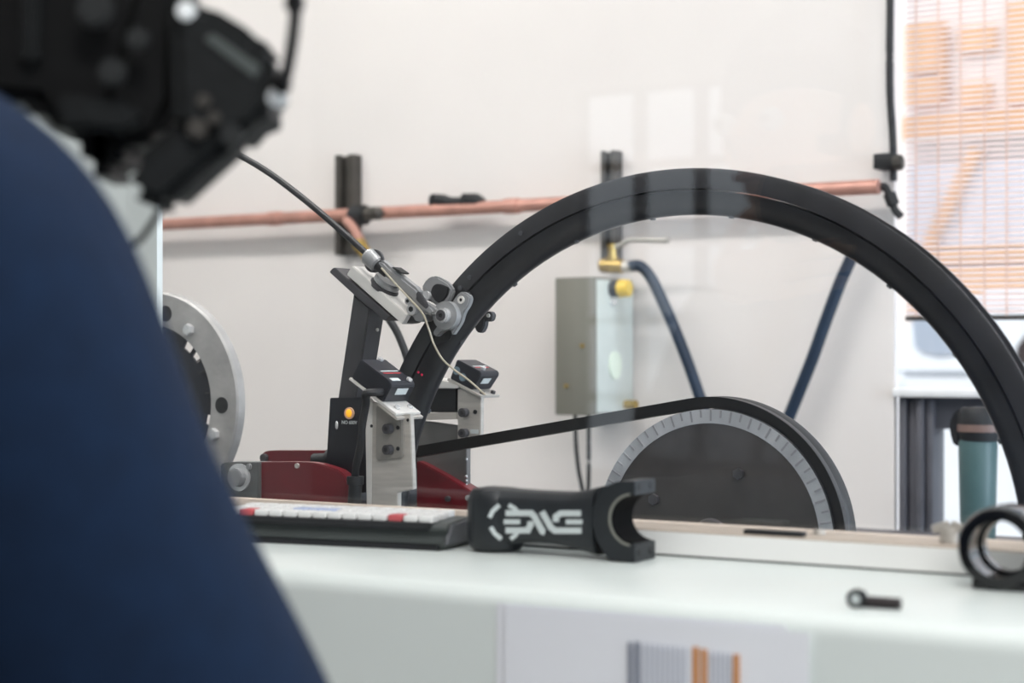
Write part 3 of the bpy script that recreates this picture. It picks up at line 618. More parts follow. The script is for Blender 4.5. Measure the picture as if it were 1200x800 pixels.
# ------------------------------------------------------------------ laser sensor, right (behind the rim and the belt)
yr = 1.385
rs = thing('laser_sensor', 'black laser sensor box on grey bracket right of rim', 'sensor', Vector((at(520, 590, yr).x, yr+.01, ZB)), 'laser sensors')
P = [at(x, y, yr) for x, y in ((488, 492), (546.5, 500), (546.5, 600), (488, 600))]; P[-1].z = ZB; P[-2].z = ZB
MB().prism(P, (0, .008, 0), .0006).make('lower_plate', mat('grey_bracket_steel', (116, 114, 112), .4, .2, noise=.15), rs)
MB().pp([(536, 456), (541, 455), (563.5, 465.5), (563, 512), (536, 520)], yr-.006, .006, .0006).make('bracket', M_alu, rs)
for py in (483, 507):
    p = at(546, py, yr-.006)
    MB().cyl(p, p-Vector((0, .008, 0)), .0043, seg=20, bev=.0005).make('socket_bolt', M_steel, rs)
    MB().cyl(p-Vector((0, .0082, 0)), p-Vector((0, .0078, 0)), .0021, seg=6).make('bolt_socket', M_black, rs)
p = at(557, 482.5, yr-.006); MB().cyl(p, p-Vector((0, .0006, 0)), .0022, seg=8).make('slot', M_black, rs)
p = at(556, 505.5, yr-.006); MB().box(p, (.009, .001, .004)).make('slot', M_print, rs)
MB().pp([(500, 452), (536, 453), (536, 483), (498, 483)], yr-.004, .03, .002).make('reflector_block', M_black, rs)
MB().pp([(500, 446), (510, 443), (540, 452), (536, 455), (500, 455)], yr-.008, .03, .0006).make('top_plate', M_alul, rs)
MB().pp([(496, 484), (536, 483), (536, 491), (494, 492)], yr-.006, .03, .0005).make('clamp_strip', M_alu, rs)
for py in (538, 558, 563, 568): 
    p = at(546.5, py, yr); MB().sph(p, .0014, 8).make('bolt_head', M_chrome, rs)
e1 = (at(563, 465.5, yr-.008)-at(528, 447, yr-.008)).normalized(); e3 = Vector((-e1.z, 0, e1.x)); e3 = e3 if e3.z > 0 else -e3
o = at(563, 466.5, yr-.008); L = .042
MB().prism([o+e1*a+e3*b for a, b in ((-L, 0), (0, 0), (0, .0028), (-L, .0028))], (0, .034, 0), .0004).make('mounting_plate', M_alu, rs)
b1 = -.013
MB().prism([o+e1*a+e3*b+Vector((0, .001, 0)) for a, b in ((-.040, .003), (b1, .003), (b1+.004, .020), (b1+.002, .023), (-.040, .023))], (0, .034, 0), .0008).make('sensor_body', MATS['sensor_black'], rs)
def on2(a, b, c_): return o+e1*a+e3*b+Vector((0, c_, 0))
MB().prism([on2(b1+.0022, .0105, .008), on2(b1+.0022, .0105, .022), on2(b1+.0038, .0165, .022), on2(b1+.0038, .0165, .008)], e1*.0006).make('label', M_print, rs)
for k, m in ((-.024, M_print), (-.021, MATS['red_print'])):
    MB().prism([on2(k, .0231, .006), on2(k, .0231, .030), on2(k+.0014, .0231, .030), on2(k+.0014, .0231, .006)], e3*.0002).make('printed_line', m, rs)
MB().cyl(on2(b1-.003, .023, .013), on2(b1-.003, .0255, .013), .0027, seg=14).make('screw', M_chrome, rs)
for a, c_ in ((-.004, .006), (-.004, .026)): MB().cyl(on2(a, .0028, c_), on2(a, .0056, c_), .0024, seg=14).make('screw', M_steel, rs)
for a, b in ((-.036, .013), (-.027, .010)): MB().cyl(on2(a, b, .0006), on2(a, b, .002), .004, seg=16).make('lens', mat('lens_blue', (120, 140, 150), .1), rs)

# ------------------------------------------------------------------ slotted flange at the left
FC = Vector((-1.267, 1.35, ZC-.050))
fl = thing('fan_flange', 'grey cast flange with black slotted drum beside the partition', 'flange', FC+Vector((0, .05, -.117)))
mbf = MB().lathe([(.0810, 0), (.1150, 0), (.1168, .002), (.1168, .012), (.0810, .012)], FC, seg=96)
mbf.make('flange_ring', M_flange, fl)
def ringpt(a, r, dy): return FC+Vector((math.cos(R(a))*r, dy, math.sin(R(a))*r))
for a in (55.5, 115.5, 175.5, 235.5, 295.5, 340):
    p = ringpt(a, .0930, 0); MB().cyl(p, p-Vector((0, .0065, 0)), .0062, seg=6, bev=.0006).make('hex_bolt', M_chrome, fl)
for a in (-1, 79, 139, 199, 259, 309):
    p = ringpt(a, .0955, 0); MB().cyl(p, p-Vector((0, .0005, 0)), .0085, seg=20).make('hole', M_blackm, fl)
# drum face: solid disc plus a slotted ring (bars between open slots)
M_drum = mat('drum_black', (24, 30, 44), .4, noise=.2)
MB().lathe([(.0001, .010), (.0665, .010), (.0665, .013), (.0001, .013)], FC, seg=64, closed=False).make('drum_disc', M_drum, fl)
opens = [(a+120*k, b+120*k) for k in range(3) for a, b in ((50.5, 60), (38, 47), (-19, -10))]
edges = sorted((a % 360, b % 360) for a, b in opens)
cur = edges[-1][1] if edges[-1][1] < edges[-1][0] else edges[-1][1]-360
for a, b in edges:
    if a-cur > .5:
        n = max(2, int((a-cur)/4)); pts = [ringpt(cur+(a-cur)*i/n, .0660, .010) for i in range(n+1)]+[ringpt(a-(a-cur)*i/n, .0815, .010) for i in range(n+1)]
        MB().prism(pts, (0, .003, 0)).make('drum_bar', M_drum, fl)
    cur = b
for a in (38, 27, 8): 
    p = ringpt(a, .075, .0085); MB().tube([p, ringpt(a+1, .066, .0085)], .0008, 6).make('rib', M_steel, fl)
MB().cyl(FC+Vector((0, .013, 0)), FC+Vector((0, .07, 0)), .022, seg=40).make('motor_housing', M_drum, fl)
MB().bx(FC.x-.08, FC.x+.0, FC.y+.02, FC.y+.07, ZB, FC.z-.01, .003).make('pedestal', M_darkst, fl)

# ------------------------------------------------------------------ things on the worktop
# keyboard
kb0, kb1 = at(292, 632, .992), at(546, 643, 1.020)
kx = kb1-kb0; ka = math.atan2(kx.y, kx.x); Lk = kx.length+.004
KM = Matrix.Rotation(ka, 3, 'Z'); ko = Vector((kb1.x, 1.006, ZT))-KM @ Vector((Lk, 0, 0))
def kp(a, b, c): return ko+KM @ Vector((a, b, c))
kb = thing('keyboard', 'compact dark keyboard with pale keys on the worktop beside the stem', 'keyboard', kp(Lk/2, .0, 0))
hk = .0200; dk = .030
secs = [(-.020, .004), (-.016, .001), (.031, .001), (.033, .004), (.033, .019), (.031, .020), (.0, .0185), (-.010, .0175), (-.014, .0145), (-.012, .010), (-.019, .007)]
MB().prism([kp(0, y, z) for y, z in secs], KM @ Vector((Lk, 0, 0)), .0008).make('case', mat('keyboard_case', (66, 71, 70), .38, noise=.1), kb)
MB().prism([kp(-.001, y, z) for y, z in ((-.0150, .0125), (-.0155, .0170), (-.0120, .0195), (-.007, .0192), (-.008, .0125))], KM @ Vector((Lk-.012, 0, 0)), .0012).make('shaded_lip', M_blackm, kb)  # matt black puts the lip's shadow into its colour
MB().prism([kp(.002, y, z) for y, z in ((-.0205, 0), (-.0205, .0042), (.030, .0035), (.030, 0))], KM @ Vector((Lk-.006, 0, 0)), .0005).make('base', M_black, kb)
MB().prism([kp(Lk-.001, y, z) for y, z in ((-.018, .004), (.031, .003), (.031, .0195), (-.008, .017))], KM @ Vector((.003, 0, 0)), .0005).make('end_panel', mat('end_panel_grey', (92, 94, 98), .4, noise=.1), kb)
M_key = mat('pale_key', (240, 239, 237), .45, noise=.03); M_kr = mat('red_key', (206, 96, 100), .4); M_kb = mat('blue_key', (186, 198, 228), .4)
base = {}
ncol = 14
for r in range(3):
    for i in range(ncol):
        m = M_key
        if (r, i) in ((0, 1), (0, 11)): m = M_kr
        if r == 1 and 4 <= i <= 6: m = M_kb
        y = -.006+r*.0135; z = .0188+y*.05
        if m.name not in base:
            k0 = MB().box(kp(.007+i*.0121, y, z+.0022), (.0106, .0118, .0050), KM, .0009).make('key', m, kb); base[m.name] = (k0, i, y, z)
        else:
            k0, i0, y0, z0 = base[m.name]; k = k0.copy(); COL.objects.link(k); k.parent = kb
            k.location = KM @ Vector(((i-i0)*.0121, y-y0, z-z0))
# cable of the keyboard end, small dark lump left by the sleeve
# stem lying on its side
ys0, ys1 = .9945, 1.0255; ym = (ys0+ys1)/2
stem = thing('handlebar_stem', 'matt black bicycle stem with white lettering on the worktop', 'stem', Vector((at(650, 640, ym).x, ym, ZT)))
M_stem = mat('stem_matt_carbon', (34, 38, 42), .48, noise=.18, nscale=60, coat=.05)
pxm = lambda x, y: at(x, y, ys0)
cb_ = at(741, 608, ys0)                                  # bore centre on the near face
cx, cz = cb_.x, ZT+.0282
rbo = .0160
# body: rounded loft from the steerer clamp to the bar clamp
xs_l = at(571, 600, ym).x; zst = ZT+.0205
stations = []
for t in [i/14 for i in range(15)]:
    x = xs_l+(cx-.030-xs_l)*t
    top = ZT+.0446-.0012*math.sin(math.pi*t)+.018*max(0, t-.8)
    bot = ZT+.0015+.0065*math.sin(math.pi*min(1, max(0, t-.05)/.98))
    wy = .0155+.0046*max(0, 1-t*2.2)**1.5
    stations.append((x, (top+bot)/2, (top-bot)/2, wy))
ms = MB(); rings = []; sg = 24
for x, zc, hz_, wy in stations:
    ring = []
    for k in range(sg):
        a = 2*math.pi*k/sg; ca, sa = math.cos(a), math.sin(a); e = .52
        ring.append(ms.bm.verts.new((x, ym+math.copysign(abs(ca)**e, ca)*wy, zc+math.copysign(abs(sa)**e, sa)*hz_)))
    rings.append(ring)
for i in range(len(rings)-1):
    for k in range(sg): ms.bm.faces.new((rings[i][k], rings[i][(k+1) % sg], rings[i+1][(k+1) % sg], rings[i+1][k]))
ms.bm.faces.new(rings[0]); ms.bm.faces.new(rings[-1]); ms.make('stem_body', M_stem, stem, smooth=50)
xc = at(553, 600, ym).x+.0205
MB().lathe([(.0120, .0004), (.0160, .0010), (.0188, .0035), (.0203, .0090), (.0205, .0150), (.0205, .0300), (.0203, .0350), (.0190, .0400), (.0165, .0432), (.0120, .0438)], (xc, ym, ZT), 'Z', 48).make('steerer_clamp', M_stem, stem)
MB().bx(xc-.009, xc+.002, ym+.015, ym+.0245, ZT+.004, ZT+.018, .002).bx(xc-.009, xc+.002, ym+.015, ym+.0245, ZT+.026, ZT+.040, .002).make('clamp_lugs', M_stem, stem)
for z in (.011, .033): MB().cyl((xc-.012, ym+.020, ZT+z), (xc-.0085, ym+.020, ZT+z), .0032, seg=14).make('clamp_bolt', M_steel, stem)
# bar clamp: half ring with prongs, open to the right
ro = .0215
out = [(cx+.0015, cz+rbo), (cx+.0015, cz+rbo+.0095), (cx-.011, cz+rbo+.0088)] + [(cx-.014-.0165*math.cos(R(a)), cz+.0235*math.sin(R(a))) for a in (60, 35, 10, -10, -35)] + [(cx-.0195, cz-.0255), (cx-.017, ZT+.0003), (cx+.0015, ZT+.0003), (cx+.0015, cz-rbo)]
inn = [(cx+rbo*math.cos(R(a)), cz+rbo*math.sin(R(a))) for a in range(264, 90, -12)]
MB().prism(xz(out+inn, ys0), (0, ys1-ys0, 0), .0006).make('bar_clamp', M_stem, stem)
MB().lathe([(rbo-.0002, 0), (rbo+.0012, 0), (rbo+.0012, .0002), (rbo-.0002, .0002)], (cx, ys0-.0002, cz), seg=48)
me_ = MB().prism(xz([(cx+(rbo-.0001)*math.cos(R(a)), cz+(rbo-.0001)*math.sin(R(a))) for a in range(96, 265, 8)]+[(cx+(rbo+.0016)*math.cos(R(a)), cz+(rbo+.0016)*math.sin(R(a))) for a in range(264, 95, -8)], ys0-.0003), (0, .0004, 0)).make('bore_edge', mat('worn_edge', (128, 128, 120), .5), stem, label='pale worn bore edge')
MB().prism(xz([(cx+(rbo+.0001)*math.cos(R(a)), cz+(rbo+.0001)*math.sin(R(a))) for a in range(96, 265, 8)]+[(cx+(rbo-.0006)*math.cos(R(a)), cz+(rbo-.0006)*math.sin(R(a))) for a in range(264, 95, -8)], ys0+.001), (0, ys1-ys0-.002, 0)).make('bore_shade', mat('bore_shade_black', (7, 7, 8), .8, spec=.1), stem, label='bar clamp bore with its shade painted in black')  # added black liner paints the shade inside the bore
for y in (ys0+.007, ys1-.007):
    for z in (cz+rbo+.005, cz-rbo-.006):
        MB().cyl((cx+.001, y, z), (cx+.0019, y, z), .0025, seg=14).make('bolt_hole', M_black, stem)
# logo lettering: flat print that follows the side of the stem
def side_y(x):
    t = min(1, max(0, (x-xs_l)/(cx-.030-xs_l))); y = ym-(.0155+.0046*max(0, 1-t*2.2)**1.5)
    if abs(x-xc) < .0204: y = min(y, ym-math.sqrt(.0205**2-(x-xc)**2))
    return y
def lp(u, v):
    px, py = 560+u*140/1200, 580+v*65/557; Y = ym-.0155
    for _ in range(6): p = at(px, py, Y); Y = side_y(p.x)
    return Vector((p.x, Y-.0004, p.z))
def strokes(path, wdt):
    P0 = [Vector(q) for q in path]; P2 = []; K = []
    for i in range(len(P0)-1):
        n = max(1, int((P0[i+1]-P0[i]).length/24)); P2 += [P0[i].lerp(P0[i+1], k/n) for k in range(n)]
    P2.append(P0[-1]); mbs = MB(); rows = []
    for i, p in enumerate(P2):
        t = (P2[min(i+1, len(P2)-1)]-P2[max(0, i-1)]).normalized(); nrm = Vector((-t.y, t.x)); kk = 1
        if 0 < i < len(P2)-1:
            t1 = (P2[i]-P2[i-1]).normalized(); kk = 1/max(.6, abs(nrm.dot(Vector((-t1.y, t1.x)))))
        a_, b_ = p+nrm*wdt/2*kk, p-nrm*wdt/2*kk
        pa, pb = lp(*a_), lp(*b_); dv = Vector((0, .0009, 0))
        rows.append([mbs.bm.verts.new(q) for q in (pa, pb, pb+dv, pa+dv)])
    for A, Bq in zip(rows, rows[1:]):
        for k in range(4): mbs.bm.faces.new((A[k], A[(k+1) % 4], Bq[(k+1) % 4], Bq[k]))
    mbs.bm.faces.new(rows[0]); mbs.bm.faces.new(rows[-1])
    mbs.make('lettering', M_print, stem, smooth=0)
strokes([(215, 100), (150, 160), (118, 225)], 42)
strokes([(130, 320), (170, 385), (235, 440)], 42)
strokes([(310, 100), (365, 130), (395, 165)], 42)
strokes([(330, 440), (375, 405), (395, 370)], 42)
strokes([(280, 180), (535, 180), (570, 215), (650, 365), (672, 372)], 60)
strokes([(262, 267), (425, 267)], 48)
strokes([(280, 354), (500, 354), (530, 300), (530, 262)], 60)
strokes([(645, 165), (735, 325), (775, 356), (1040, 356)], 60)
strokes([(1035, 182), (835, 182), (785, 215), (785, 268)], 60)
strokes([(885, 268), (1050, 268)], 48)

# second stem standing at the right: bar clamp seen end on
y0, y1 = .985, 1.020; r_o = .0243
x2 = at(1120, 640, y0).x+r_o; z2 = ZT+r_o
s2_ = thing('handlebar_stem', 'glossy black stem with open bar clamp ring at the right edge', 'stem', (x2, (y0+y1)/2, ZT))
MB().lathe([(.0168, y0), (.0225, y0), (r_o, y0+.003), (r_o, y1-.003), (.0225, y1), (.0168, y1)], (x2, 0, z2), seg=64).make('bar_clamp', mat('gloss_black', (10, 11, 14), .18, coat=.5), s2_)
MB().lathe([(.0150, y1-.012), (.0168, y1-.012), (.0168, y1-.004), (.0150, y1-.004)], (x2, 0, z2), seg=48).make('bore_shoulder', MATS['gloss_black'], s2_)
MB().bx(x2-.016, x2+.016, y0+.002, y1-.002, ZT, ZT+.006, .002).make('clamp_foot', MATS['gloss_black'], s2_)
for zz, m in ((z2+.017, M_chrome), (z2-.016, M_steel)):
    MB().box((x2+.024, (y0+y1)/2, zz), (.014, y1-y0-.004, .010), None, .002).make('bolt_lug', MATS['gloss_black'], s2_)
    for yy in (y0+.007, y1-.007): MB().cyl((x2+.016, yy, zz+.002), (x2+.020, yy, zz+.006), .0034, seg=14).make('clamp_bolt', m, s2_)
MB().tube([(x2+.026, ym, z2), (x2+.05, ym, z2), (x2+.12, ym, z2)], [.020, .0165, .0165], 28).make('stem_body', MATS['gloss_black'], s2_)
MB().cyl((x2+.125, ym, ZT+.001), (x2+.125, ym, ZT+.041), .0195, seg=40, bev=.002).make('steerer_clamp', MATS['gloss_black'], s2_)
# small black bolt on the worktop
p = at(1005, 708, .885); p.z = ZT
bo = thing('socket_bolt', 'small black socket bolt lying at the front of the worktop', 'bolt', p)
ax = Vector((.97, .06, 0)).normalized(); hd = p+Vector((0, 0, .0046))
MB().cyl(hd-ax*.001, hd+ax*.004, .0046, seg=24, bev=.0005).make('bolt_head', M_blackm, bo)
fr = hd+Vector((-.0006, -.0040, .0004))
MB().lathe([(.0029, -.0008), (.0052, -.0008), (.0052, .003), (.0029, .003)], hd+Vector((.0006, -.0044, .0004)), seg=24).make('head_ring', M_blackm, bo)
MB().lathe([(.0001, -.0003), (.0029, -.0003), (.0029, .001), (.0001, .001)], hd+Vector((.0006, -.0044, .0004)), seg=20, closed=False).make('bolt_socket', M_print, bo, label='bright socket recess')
MB().cyl(hd+ax*.004-Vector((0, 0, .0014)), hd+ax*.0235-Vector((0, 0, .0014)), .0032, seg=18, bev=.0004).make('shank', mat('brown_black_thread', (40, 32, 34), .5), bo)
# dark strip and fittings on the rail
a = at(873, 626, 1.050); b = at(943, 631, 1.050)
MB().bx(a.x, b.x, 1.046, 1.054, ZR, ZR+.0032, .0012).make('latch_strip', M_blackm, label='thin black latch strip lying on the rail top', cat='latch')
p = at(960, 620, 1.068)
scw = MB().cyl((p.x, 1.068, ZR), (p.x, 1.068, ZR+.0035), .0045, .0035, 14, .0006).make('rail_screw', M_alu, label='small metal screw head on the rail beside the black strip', cat='screw')
p = at(1112, 628, 1.062)
wn = thing('wing_screw', 'grey wing screw on the rail behind the open clamp ring', 'screw', (p.x, 1.062, ZR))
MB().cyl((p.x, 1.062, ZR), (p.x, 1.062, ZR+.010), .0062, .0052, 16, .0008).make('screw_boss', M_alu, wn)
MB().box((p.x-.005, 1.062, ZR+.010), (.012, .003, .006), Matrix.Rotation(R(-20), 3, 'Y'), .001).make('wing', M_alu, wn)
MB().box((p.x+.007, 1.062, ZR+.010), (.012, .003, .006), Matrix.Rotation(R(20), 3, 'Y'), .001).make('wing', M_alu, wn)

# papers hung on the apron
yq = YF-.0006
M_paper = mat('paper', (246, 248, 254), .7, noise=.02, nscale=5)
def sheet(x0, x1, ztl, ztr, y, name, label, wav=.0006):
    m_ = MB(); N = 14; V = []
    for j in range(9):
        row = []
        for i in range(N+1):
            u = i/N; v_ = j/8; z = ztl+(ztr-ztl)*u-v_*.26
            row.append(m_.bm.verts.new((x0+(x1-x0)*u, y-abs(wav*math.sin(u*7+v_*3)), z)))
        V.append(row)
    for j in range(8):
        for i in range(N): m_.bm.faces.new((V[j][i], V[j][i+1], V[j+1][i+1], V[j+1][i]))
    return m_
xA, xB = at(582, 750, yq).x, at(950, 770, yq).x
sheet(xA, xA+.18, at(590, 707, yq).z, at(800, 722, yq).z, yq, '', '').make('paper_sheet', M_paper, label='plain white sheet hung under the worktop edge, its left edge showing', cat='paper')
pt = thing('printed_sheet', 'white sheet with grey table and orange bars hung under the worktop', 'paper', ((xA+xB)/2, yq-.0015, at(700, 700, yq).z-.27))
sheet(at(593, 750, yq).x, xB, at(593, 709, yq).z, at(950, 741, yq).z, yq-.0015, '', '').make('sheet', M_paper, pt)
def bar(p0, p1, y0, m, name):
    a, b = at(p0, y0, yq-.003), at(p1, y0, yq-.003); MB().bx(a.x, b.x, yq-.0032, yq-.0028, a.z-.13, a.z).make(name, m, pt)
M_ink = mat('grey_ink', (138, 144, 158), .7); M_lk = mat('light_ink', (204, 208, 218), .7); M_oi = mat('orange_ink', (214, 150, 96), .7)
bar(736, 741, 752, M_ink, 'dark_column'); bar(744, 750, 751.5, M_ink, 'dark_column')
for k in range(10):
    p = 754+k*6.0
    if p < 808: bar(p, p+3.0, 752.5+k*.7, M_lk, 'grey_column')
bar(811.5, 819, 757.5, M_oi, 'orange_column'); bar(822, 828.5, 760, M_oi, 'orange_column'); bar(859, 866.5, 766, M_oi, 'orange_column')
for k in range(5): bar(832+k*5.5, 834.6+k*5.5, 762+k*.7, M_lk, 'grey_column')

# ------------------------------------------------------------------ person with a camera, close on the left
M_cloth = mat('navy_sweatshirt', (11, 30, 54), .85, noise=.12, nscale=60, bump=.5, bscale=500, spec=.2)
M_skin = mat('skin', (214, 168, 142), .55, noise=.06); M_hair = mat('dark_hair', (26, 22, 20), .6, noise=.3, nscale=90)
M_trous = mat('dark_trousers', (30, 32, 38), .8, noise=.15, nscale=70)
def skinmesh(name, verts, edges, radii, m, parent, sub=2):
    org = WL[parent.name]; me = bpy.data.meshes.new(name); me.from_pydata([tuple(Vector(v)-org) for v in verts], edges, [])
    o = bpy.data.objects.new(name, me); COL.objects.link(o); o.parent = parent
    o.modifiers.new('Skin', 'SKIN')
    if not me.skin_vertices: 
        raise RuntimeError('no skin layer')
    for i, r in enumerate(radii):
        d = me.skin_vertices[0].data[i]; d.radius = (r, r) if not hasattr(r, '__len__') else r; d.use_root = (i == 0)
    o.modifiers['Skin'].use_smooth_shade = True
    if sub:
        s = o.modifiers.new('Sub', 'SUBSURF'); s.levels = sub; s.render_levels = sub
    me.materials.append(m); WL[o.name] = org; return o
F = lambda X, D, z: cf(X, D, z)
# joints (X to the right, D ahead, z): figure stands left of the camera, facing the machine
J = dict(pelvis=F(-.44, .66, .93), waist=F(-.44, .66, 1.08), chest=F(-.42, .66, 1.27), neck=F(-.41, .67, 1.43), head0=F(-.405, .69, 1.49), head1=F(-.40, .71, 1.58), head2=F(-.40, .71, 1.65),
         rtr=F(-.30, .65, 1.435), rsh=F(-.224, .645, 1.395), rd=F(-.201, .645, 1.340), rm=F(-.168, .655, 1.270), rf=F(-.128, .675, 1.190), rel=F(-.106, .690, 1.120), rwr=F(-.22, .86, 1.06), lsh=F(-.585, .66, 1.375), lel=F(-.56, .80, 1.16), lwr=F(-.41, .80, 1.425),
         rhip=F(-.35, .66, .90), rkn=F(-.33, .69, .48), ran=F(-.33, .66, .08), rto=F(-.30, .78, .035), lhip=F(-.53, .66, .90), lkn=F(-.55, .69, .48), lan=F(-.55, .66, .08), lto=F(-.54, .78, .035))
pe = thing('person', 'person in a navy sweatshirt standing at the left edge holding a black camera', 'person', F(-.44, .68, 0))
def fig(names, edges, rad, name, m, sub=2):
    return skinmesh(name, [J[n] for n in names], [(names.index(a), names.index(b)) for a, b in edges], [rad[n] for n in names], m, pe, sub)
bn_ = ['pelvis', 'waist', 'chest', 'neck', 'head0', 'head1', 'head2', 'rtr', 'rsh', 'rd', 'rm', 'rf', 'rel', 'rwr', 'lsh', 'lel', 'lwr', 'rhip', 'rkn', 'ran', 'rto', 'lhip', 'lkn', 'lan', 'lto']
be_ = [('pelvis', 'waist'), ('waist', 'chest'), ('chest', 'neck'), ('neck', 'head0'), ('head0', 'head1'), ('head1', 'head2'), ('chest', 'rtr'), ('rtr', 'rsh'), ('rsh', 'rd'), ('rd', 'rm'), ('rm', 'rf'), ('rf', 'rel'), ('rel', 'rwr'), ('chest', 'lsh'), ('lsh', 'lel'), ('lel', 'lwr'),
       ('pelvis', 'rhip'), ('rhip', 'rkn'), ('rkn', 'ran'), ('ran', 'rto'), ('pelvis', 'lhip'), ('lhip', 'lkn'), ('lkn', 'lan'), ('lan', 'lto')]
br_ = dict(pelvis=.12, waist=.11, chest=.125, neck=.052, head0=.058, head1=.082, head2=.072, rtr=.05, rsh=.045, rd=.045, rm=.043, rf=.041, rel=.038, rwr=.026, lsh=.045, lel=.038, lwr=.026, rhip=.075, rkn=.05, ran=.036, rto=.03, lhip=.075, lkn=.05, lan=.036, lto=.03)
body = fig(bn_, be_, br_, 'body', M_skin)
# hands: palm plus five fingers, skinned
def hand(wrist, fwd, side, down, curl, name):
    fwd, side, down = fwd.normalized(), side.normalized(), down.normalized()
    V = [wrist, wrist+fwd*.035, wrist+fwd*.075]; E = [(0, 1), (1, 2)]; Rr = [.026, (.030), (.030)]
    for k, (off, ln) in enumerate(((-.027, .062), (-.009, .074), (.009, .078), (.027, .070))):
        b0 = len(V); p = wrist+fwd*.080+side*off; V += [p, p+(fwd*math.cos(curl*.5)+down*math.sin(curl*.5))*ln*.5]
        q = V[-1]; V += [q+(fwd*math.cos(curl*1.3)+down*math.sin(curl*1.3))*ln*.3, q+(fwd*math.cos(curl*1.3)+down*math.sin(curl*1.3))*ln*.3+(fwd*math.cos(curl*1.9)+down*math.sin(curl*1.9))*ln*.22]
        E += [(2, b0), (b0, b0+1), (b0+1, b0+2), (b0+2, b0+3)]; Rr += [.0095, .0088, .0080, .0070]
    b0 = len(V); p = wrist+fwd*.025+side*.030; V += [p, p+(fwd*.7+side*.7)*.035, p+(fwd*.9+side*.75+down*.3)*.06]
    E += [(1, b0), (b0, b0+1), (b0+1, b0+2)]; Rr += [.013, .0105, .0085]
    return skinmesh(name, V, E, Rr, M_skin, pe, 2)
hand(J['rwr'], F(-.06, .06, -.07)-F(0, 0, 0), F(-.05, .02, 0)-F(0, 0, 0), F(-.03, -.06, -.04)-F(0, 0, 0), .5, 'right_hand')
hand(J['lwr'], F(.10, -.015, .02)-F(0, 0, 0), F(0, .03, .06)-F(0, 0, 0), F(.02, -.06, .0)-F(0, 0, 0), .6, 'left_hand')
# sweatshirt: same skeleton, fuller
sn = ['pelvis', 'waist', 'chest', 'neck', 'rtr', 'rsh', 'rd', 'rm', 'rf', 'rel', 'rwr', 'lsh', 'lel', 'lwr']
sr = dict(pelvis=.150, waist=.150, chest=.150, neck=.068, rtr=.078, rsh=.084, rd=.080, rm=.068, rf=.072, rel=.070, rwr=.040, lsh=.066, lel=.056, lwr=.038)
fig(sn, [e for e in be_ if e[0] in sn and e[1] in sn], sr, 'sweatshirt', M_cloth, 3)
tn = ['pelvis', 'waist', 'rhip', 'rkn', 'ran', 'lhip', 'lkn', 'lan']
fig(tn, [e for e in be_ if e[0] in tn and e[1] in tn], dict(pelvis=.130, waist=.115, rhip=.092, rkn=.066, ran=.055, lhip=.092, lkn=.066, lan=.055), 'trousers', M_trous, 2)
for s in ('r', 'l'):
    skinmesh('shoe', [J[s+'an']+Vector((0, 0, -.03)), J[s+'to']+Vector((0, 0, .01))], [(0, 1)], [.046, .040], M_black, pe, 2)
hc = J['head1']+Vector((0, 0, .02))
fw = (cf(.25, .97, 0)-cf(0, 0, 0)); rt = Vector((fw.y, -fw.x, 0))
mh = MB().sph(hc+Vector((0, 0, .03))-fw*.015, (.096, .096, .105), 24)
for v in list(mh.bm.verts):
    d = v.co-hc
    if d.dot(fw) > .045 and d.z < .075 or d.z < -.06: mh.bm.verts.remove(v)
mh.make('hair', M_hair, pe)
for s in (-1, 1):
    e = hc+fw*.083+rt*.032*s; MB().sph(e, .013, 12).make('eye', M_print, pe)
    MB().sph(e+fw*.009, .006, 10).make('iris', M_hair, pe)
    MB().sph(hc+rt*.088*s+Vector((0, 0, -.01)), (.014, .02, .03), 12).make('ear', M_skin, pe)
MB().tube([hc+fw*.078+Vector((0, 0, .012)), hc+fw*.098+Vector((0, 0, -.02)), hc+fw*.092+Vector((0, 0, -.03))], [.006, .012, .011], 10).make('nose', M_skin, pe)
MB().tube([hc+fw*.072-rt*.024+Vector((0, 0, -.058)), hc+fw*.085+Vector((0, 0, -.058)), hc+fw*.072+rt*.024+Vector((0, 0, -.058))], .005, 8).make('mouth', mat('lips', (176, 104, 96), .5), pe)

# the camera: black reflex body held level with the shoulder
DK = .712
cmr = thing('camera', 'black reflex camera with grip and strap above the navy shoulder', 'camera', atd(150, 240, DK))
vd = cf(0, 1, 0)-cf(0, 0, 0)
def pd(pts, D, dep, bev=0): return MB().prism([atd(x, y, D) for x, y in pts], vd*dep, bev)
M_cam = mat('camera_black', (11, 11, 12), .5, noise=.25, nscale=60, spec=.2); M_cam2 = mat('camera_rubber', (20, 22, 23), .6, noise=.3, nscale=120, spec=.25)
pd([(-70, -130), (205, -130), (212, 0), (208, 120), (185, 165), (150, 172), (125, 172), (122, 205), (108, 205), (106, 168), (70, 160), (40, 120), (-70, 110)], DK+.02, .05, .006).make('camera_body', M_cam, cmr)
pd([(195, -10), (240, 2), (300, 38), (318, 55), (324, 120), (300, 150), (262, 166), (200, 150)], DK+.005, .05, .006).make('prism_housing', M_cam2, cmr)
pd([(222, 128), (286, 128), (284, 160), (192, 243), (170, 240), (146, 226), (150, 190)], DK+.01, .04, .006).make('grip', M_cam2, cmr)
pd([(20, -130), (44, -130), (44, 75), (22, 75)], DK+.012, .01, .003).make('strap_band', M_cam2, cmr)
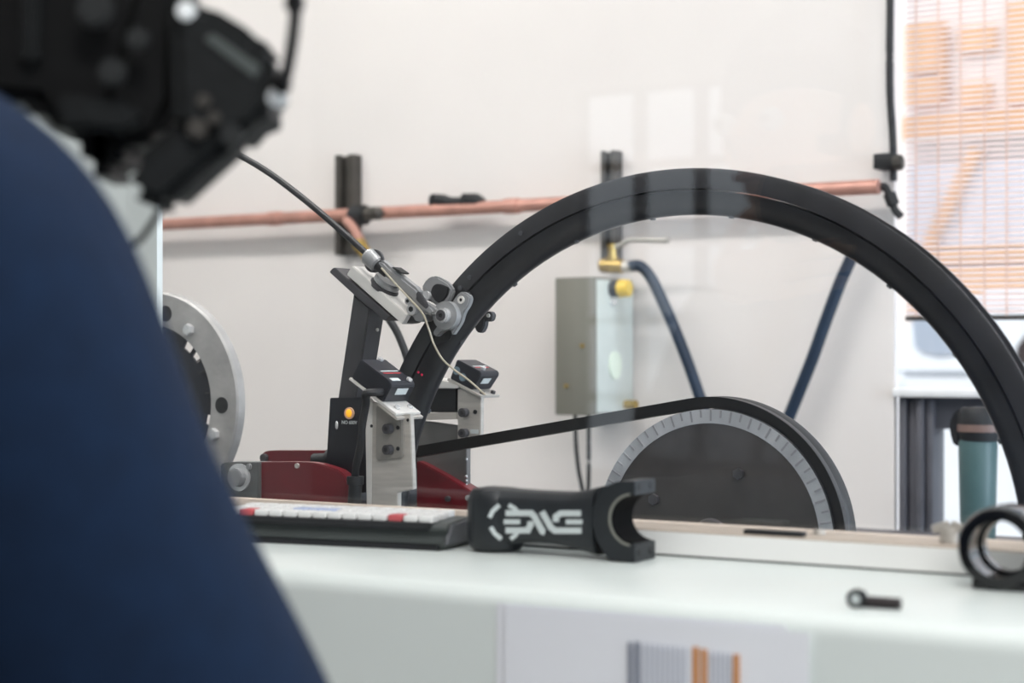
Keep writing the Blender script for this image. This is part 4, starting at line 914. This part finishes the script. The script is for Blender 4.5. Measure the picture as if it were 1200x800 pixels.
q0 = atd(60, 20, DK+.07); MB().cyl(q0, q0+vd*.09+Vector((0, 0, -.01)), .036, .038, 40, .002).make('lens_barrel', M_cam, cmr)
pd([(238, 46), (248, 38), (306, 78), (298, 92)], DK+.004, .002, .0006).make('badge_plate', mat('badge_grey', (74, 80, 78), .6), cmr, label='grey blurred badge plate')
pd([(60, 108), (150, 118), (168, 140), (150, 156), (70, 150)], DK+.008, .012, .003).make('rear_pad', M_cam2, cmr)
M_dim = mat('camera_dial', (25, 27, 28), .5); M_sparkle = mat('lug_sparkle', (250, 252, 252), .15)  # white lug colour stands in for specular sparkle on the metal
for px, py, r, m in ((217, 12, .0040, M_sparkle), (324, 113, .0040, M_sparkle), (238, 118, .003, M_strut), (250, 138, .0028, M_strut), (230, 150, .0042, M_strut), (130, 84, .006, M_dim), (160, 45, .005, M_dim), (110, 10, .008, M_dim), (270, 158, .005, M_dim)):
    p = atd(px, py, DK+.003); MB().cyl(p, p+vd*.006, r, seg=20, bev=r*.25).make('dial' if r > .0045 else 'button', m, cmr)
p = atd(326, 110, DK+.008); MB().lathe([(.0028, -.0008), (.0044, -.0008), (.0044, .0008), (.0028, .0008)], p, seg=20).make('strap_ring', M_chrome, cmr)
MB().tube(smoothpath([atd(333, 100, DK), atd(339, 70, DK), atd(344, 35, DK), atd(346, 0, DK), atd(342, -60, DK), atd(310, -170, DK), atd(220, -240, DK+.01), atd(110, -240, DK+.02), atd(20, -190, DK+.03), atd(-20, -125, DK+.035)]), [.0026]*8*9+[.0026], 8).make('strap_cord', M_cam, cmr)
p = atd(345, 4, DK); MB().cyl(p-Vector((0, 0, .003)), p+Vector((0, 0, .003)), .0042, seg=16, bev=.001).make('strap_buckle', M_cam, cmr)
p = atd(330, 99, DK); MB().cyl(p-Vector((.002, 0, .002)), p+Vector((.002, 0, .002)), .0042, seg=16, bev=.001).make('strap_lug', M_cam, cmr)
MB().tube(smoothpath([atd(192, 238, DK+.03), atd(178, 262, DK+.03), atd(160, 284, DK+.03), atd(130, 300, DK+.03)]), .0016, 8).make('wrist_cord', M_cam, cmr)
